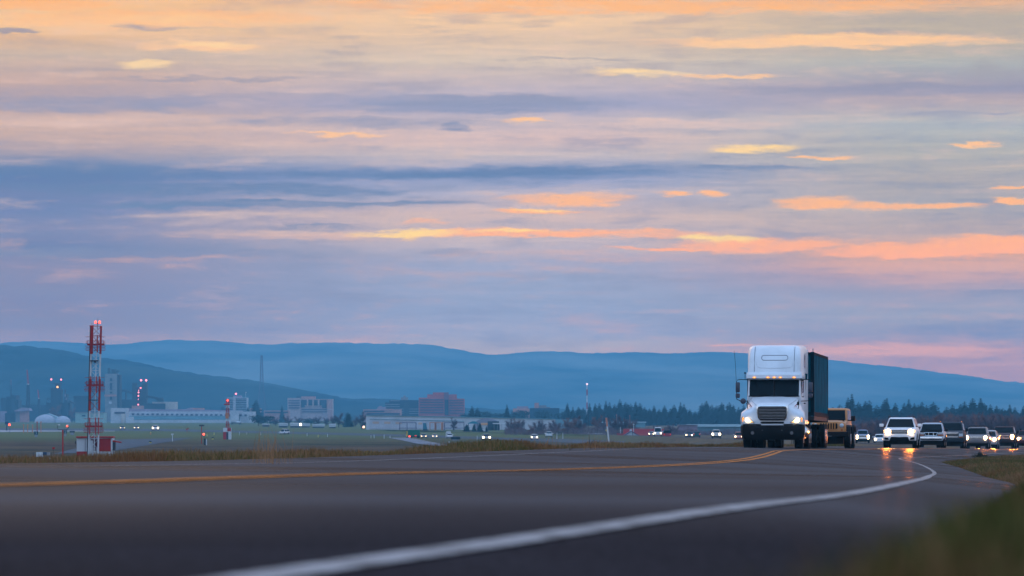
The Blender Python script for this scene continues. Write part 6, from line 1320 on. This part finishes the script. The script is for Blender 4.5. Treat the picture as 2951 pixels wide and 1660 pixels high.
# ---------------------------------------------------------------- verge grass : blades in one mesh each
def grass(name, pos, hgt, wid, cols_, label, lean=.5):
    """pos (n,3), hgt (n), wid (n), cols (n,3)"""
    n = len(pos); a = rng.uniform(0, 2*math.pi, n); dx, dy = np.cos(a)*wid/2, np.sin(a)*wid/2
    la = rng.uniform(0, 2*math.pi, n); ll = hgt*rng.uniform(.05, lean, n)
    p = np.zeros((n, 5, 3)); p[:] = pos[:, None, :]
    p[:, 0, 0] -= dx; p[:, 0, 1] -= dy; p[:, 1, 0] += dx; p[:, 1, 1] += dy
    for k_, (f_, g_) in ((2, (.55, .3)), (3, (.55, .3)), (4, (1., 1.))):
        p[:, k_, 0] += np.cos(la)*ll*g_; p[:, k_, 1] += np.sin(la)*ll*g_; p[:, k_, 2] += hgt*f_
    p[:, 2, 0] += dx*.7; p[:, 2, 1] += dy*.7; p[:, 3, 0] -= dx*.7; p[:, 3, 1] -= dy*.7
    me = bpy.data.meshes.new(name); v = p.reshape(-1, 3); base = np.arange(n)*5
    loops = np.stack([base, base+1, base+2, base+3, base+3, base+2, base+4], 1).reshape(-1)
    me.vertices.add(n*5); me.vertices.foreach_set('co', v.reshape(-1).astype(np.float32)); me.loops.add(len(loops)); me.loops.foreach_set('vertex_index', loops.astype(np.int32))
    st_ = np.stack([np.arange(n)*7, np.arange(n)*7+4], 1).reshape(-1); me.polygons.add(n*2); me.polygons.foreach_set('loop_start', st_.astype(np.int32)); me.update(calc_edges=True)
    at_ = me.color_attributes.new('tint', 'FLOAT_COLOR', 'POINT'); cc = np.ones((n, 5, 4)); cc[:, :, :3] = cols_[:, None, :]; at_.data.foreach_set('color', cc.reshape(-1).astype(np.float32))
    me.materials.append(M_BLADE); o = bpy.data.objects.new(name, me); COL.objects.link(o); tag(o, label, None, None, 'stuff'); return o
M_BLADE = mat('grass_blades', (.1,.1,.05), .9, spec=.05); nt = M_BLADE.node_tree; an = nt.nodes.new('ShaderNodeVertexColor'); an.layer_name = 'tint'; nt.links.new(an.outputs[0], nt.nodes['Principled BSDF'].inputs['Base Color'])
GREEN = np.array([.042,.062,.012]); STRAW = np.array([.22,.115,.06]); RUST = np.array([.15,.055,.025]); DARKG = np.array([.022,.032,.010])
def clump(x, y, s, seed):
    r = np.random.default_rng(seed); f = np.zeros_like(x)
    for i in range(7):
        k = s*(1.6**i); a, b, c = r.uniform(0, 6.28, 3); f += np.sin(x*k*math.cos(a)+y*k*math.sin(a)*.5+b)/(1.25**i)
    return f/3.5
def palette(x, y, seed, straw=.5):
    n = len(x); f = clump(x, y, .12, seed)*.6+rng.normal(0, .35, n)+straw-.5; g = clump(x, y, .5 if seed != 44 else 3.5, seed+1)-(0 if seed != 44 else .0)
    t = np.clip(f+.5, 0, 1)[:, None]; c = GREEN*(.85 if seed == 44 else 1.)*(1-t)+STRAW*t; m_ = (g > .25)[:, None]; c = np.where(m_, c*.45+RUST*.55, c)
    return c*rng.uniform(.6, 1.25, n)[:, None]
def verge(name, side, d0, d1, dens, wmax, hb, wb, seed, label, straw=.5, hprof=None, omin=0.):
    ds = []; 
    d = d0
    while d < d1:
        st = max(.5, d*.02); n = int(dens(d)*st*wmax); ds.append(rng.uniform(d, d+st, n)); d += st
    y = np.concatenate(ds); n = len(y); o = omin+wmax*rng.uniform(0, 1, n)**1.3
    g_ = np.arange(d0-1, d1+2, .5); L_ = np.array([cols(q)[0][0 if side < 0 else 5] for q in g_]); e = np.interp(y, g_, L_)+.12*clump(y*3, y*0, .8, seed+5)
    x = e+side*o; c = clump(x*1.0, y*.35, .5, seed+9); hh = hb*np.clip(.75+.55*c, .25, 1.6)*rng.uniform(.5, 1.2, n)*np.clip(.35+o*(6 if d1 < 31 else 1.6), .35, 1)
    if hprof: hh = hh*np.interp(y, *zip(*hprof))
    z = np.array([ground_z(float(b), float(a)) for a, b in zip(x, y)]) if n < 60000 else None
    if z is None:
        z = np.empty(n)
        zi = {}
        for i in range(n): z[i] = ground_z(float(y[i]), float(x[i]))
    w_ = wb(y)*rng.uniform(.6, 1.4, n)
    return grass(name, np.stack([x, y, z-.02], 1), hh, w_, palette(x, y, seed, straw), label)
verge('grass', -1, 26, 330, lambda d: 520 if d < 70 else 300 if d < 140 else 130, 3.0, .27, lambda y: .006+y*.00009, 21, 'brown and green grass on the left verge', .62, [(26,.7),(60,.75),(95,.9),(112,.7),(125,.95),(150,1.),(165,.8),(185,1.1),(230,1.1),(330,1.2)])
verge('grass', 1, 1.8, 30, lambda d: 3600 if d < 12 else 1500, 1.5, .11, lambda y: .0035+y*.0001, 44, 'dark grass on the near right verge', .02)
verge('grass', 1, 30, 300, lambda d: 560 if d < 80 else 260 if d < 200 else 120, 5.0, .20, lambda y: .006+y*.00009, 61, 'grass on the right verge beside the bend', .55, [(30,.6),(60,.7),(100,.9),(150,.85),(200,.8),(250,1.),(300,1.)])
# tall straw stalks on the left verge
n = 215; uu = np.concatenate([rng.normal(775, 26, 55), rng.normal(1720, 30, 60), rng.normal(1590, 40, 60), rng.normal(1300, 60, 40)]); dd = np.concatenate([rng.uniform(62, 66, 55), rng.uniform(125, 150, 160)])
x = (uu-U0)/F*dd; zz_ = np.array([ground_z(float(b), float(a)) for a, b in zip(x, dd)])
grass('grass', np.stack([x, dd, zz_], 1), rng.uniform(.35, .62, n)*np.where(dd < 100, 1, .85), np.full(n, .006), np.tile(STRAW*1.2, (n, 1)), 'tall straw stalks standing above the left verge', .35)
# dark tuft at the road edge, stems
T_ = empty('weed_tuft', (ux(2826, 262), 262, road_z(262, ux(2826, 262))-.02), 0, 'dark ragged weed tuft at the edge of the asphalt under the queue', 'weed')
k = MB(); r = random.Random(5)
for i in range(260):
    a = r.uniform(0, 6.28); q = r.uniform(0, .42); p = Vector((q*math.cos(a), q*math.sin(a), 0)); h = .34*(1-q/.5)*r.uniform(.5, 1.1); e = p+Vector((r.uniform(-.12,.12)+p.x*.4, r.uniform(-.1,.1), h)); w_ = Vector((.02, .01, 0)); k.add([tuple(p-w_), tuple(p+w_), tuple(e)], [(0,1,2)])
k.build('leaves', leaf_mat('weed_leaves', (.008,.012,.006), (.05,.04,.02), 6), T_)
k = MB(); k.tube([(0,0,0),(.03,0,.15)], .02, 5); k.build('stem', M_BARK, T_)
for u, d, h, lb in ((1703,140,.50,'dark dry weed stalk on the left verge before the pale trailers'),(1645,128,.28,'short forked dead weed on the left verge'),(2890,118,.28,'small dry weed stalk on the right verge')):
    x0 = ux(u, d); T_ = empty('weed_stalk', (x0, d, ground_z(d, x0)-.02), 0, lb, 'weed'); k = MB(); k.tube([(0,0,0),(-.03,0,h*.6),(-.05,0,h)], .009, 5, .004); k.build('stem', M_BARK, T_)
    k = MB(); k.tube([(-.02,0,h*.45),(.07,0,h*.72)], .005, 4, .003); k.build('side_stem', M_BARK, T_)
# road studs on the centre line
for i, (u, d) in enumerate(((2500,265),(2528,276),(2892,410))):
    x0 = float(XR(d))-LANE; T_ = empty('road_stud', (x0, d, road_z(d, x0)+.004), 0, f'{("nearest","middle","farthest")[i]} small yellow reflector stud on the centre line', 'road stud', 'reflector studs on the centre line')
    k = MB(); k.prism([(-.06,0),(.06,0),(.045,.022),(-.045,.022)], -.05, .05); k.build('base', M_YC, T_); k = MB(); k.quad((-.05,-.052,.003),(.05,-.052,.003),(.04,-.049,.02),(-.04,-.049,.02)); k.build('reflector', mat('stud_reflector_glow', (.8,.7,.3), .2, emit=(1,.8,.4), es=.8), T_)  # reflector face glows by itself in place of a reflected glint
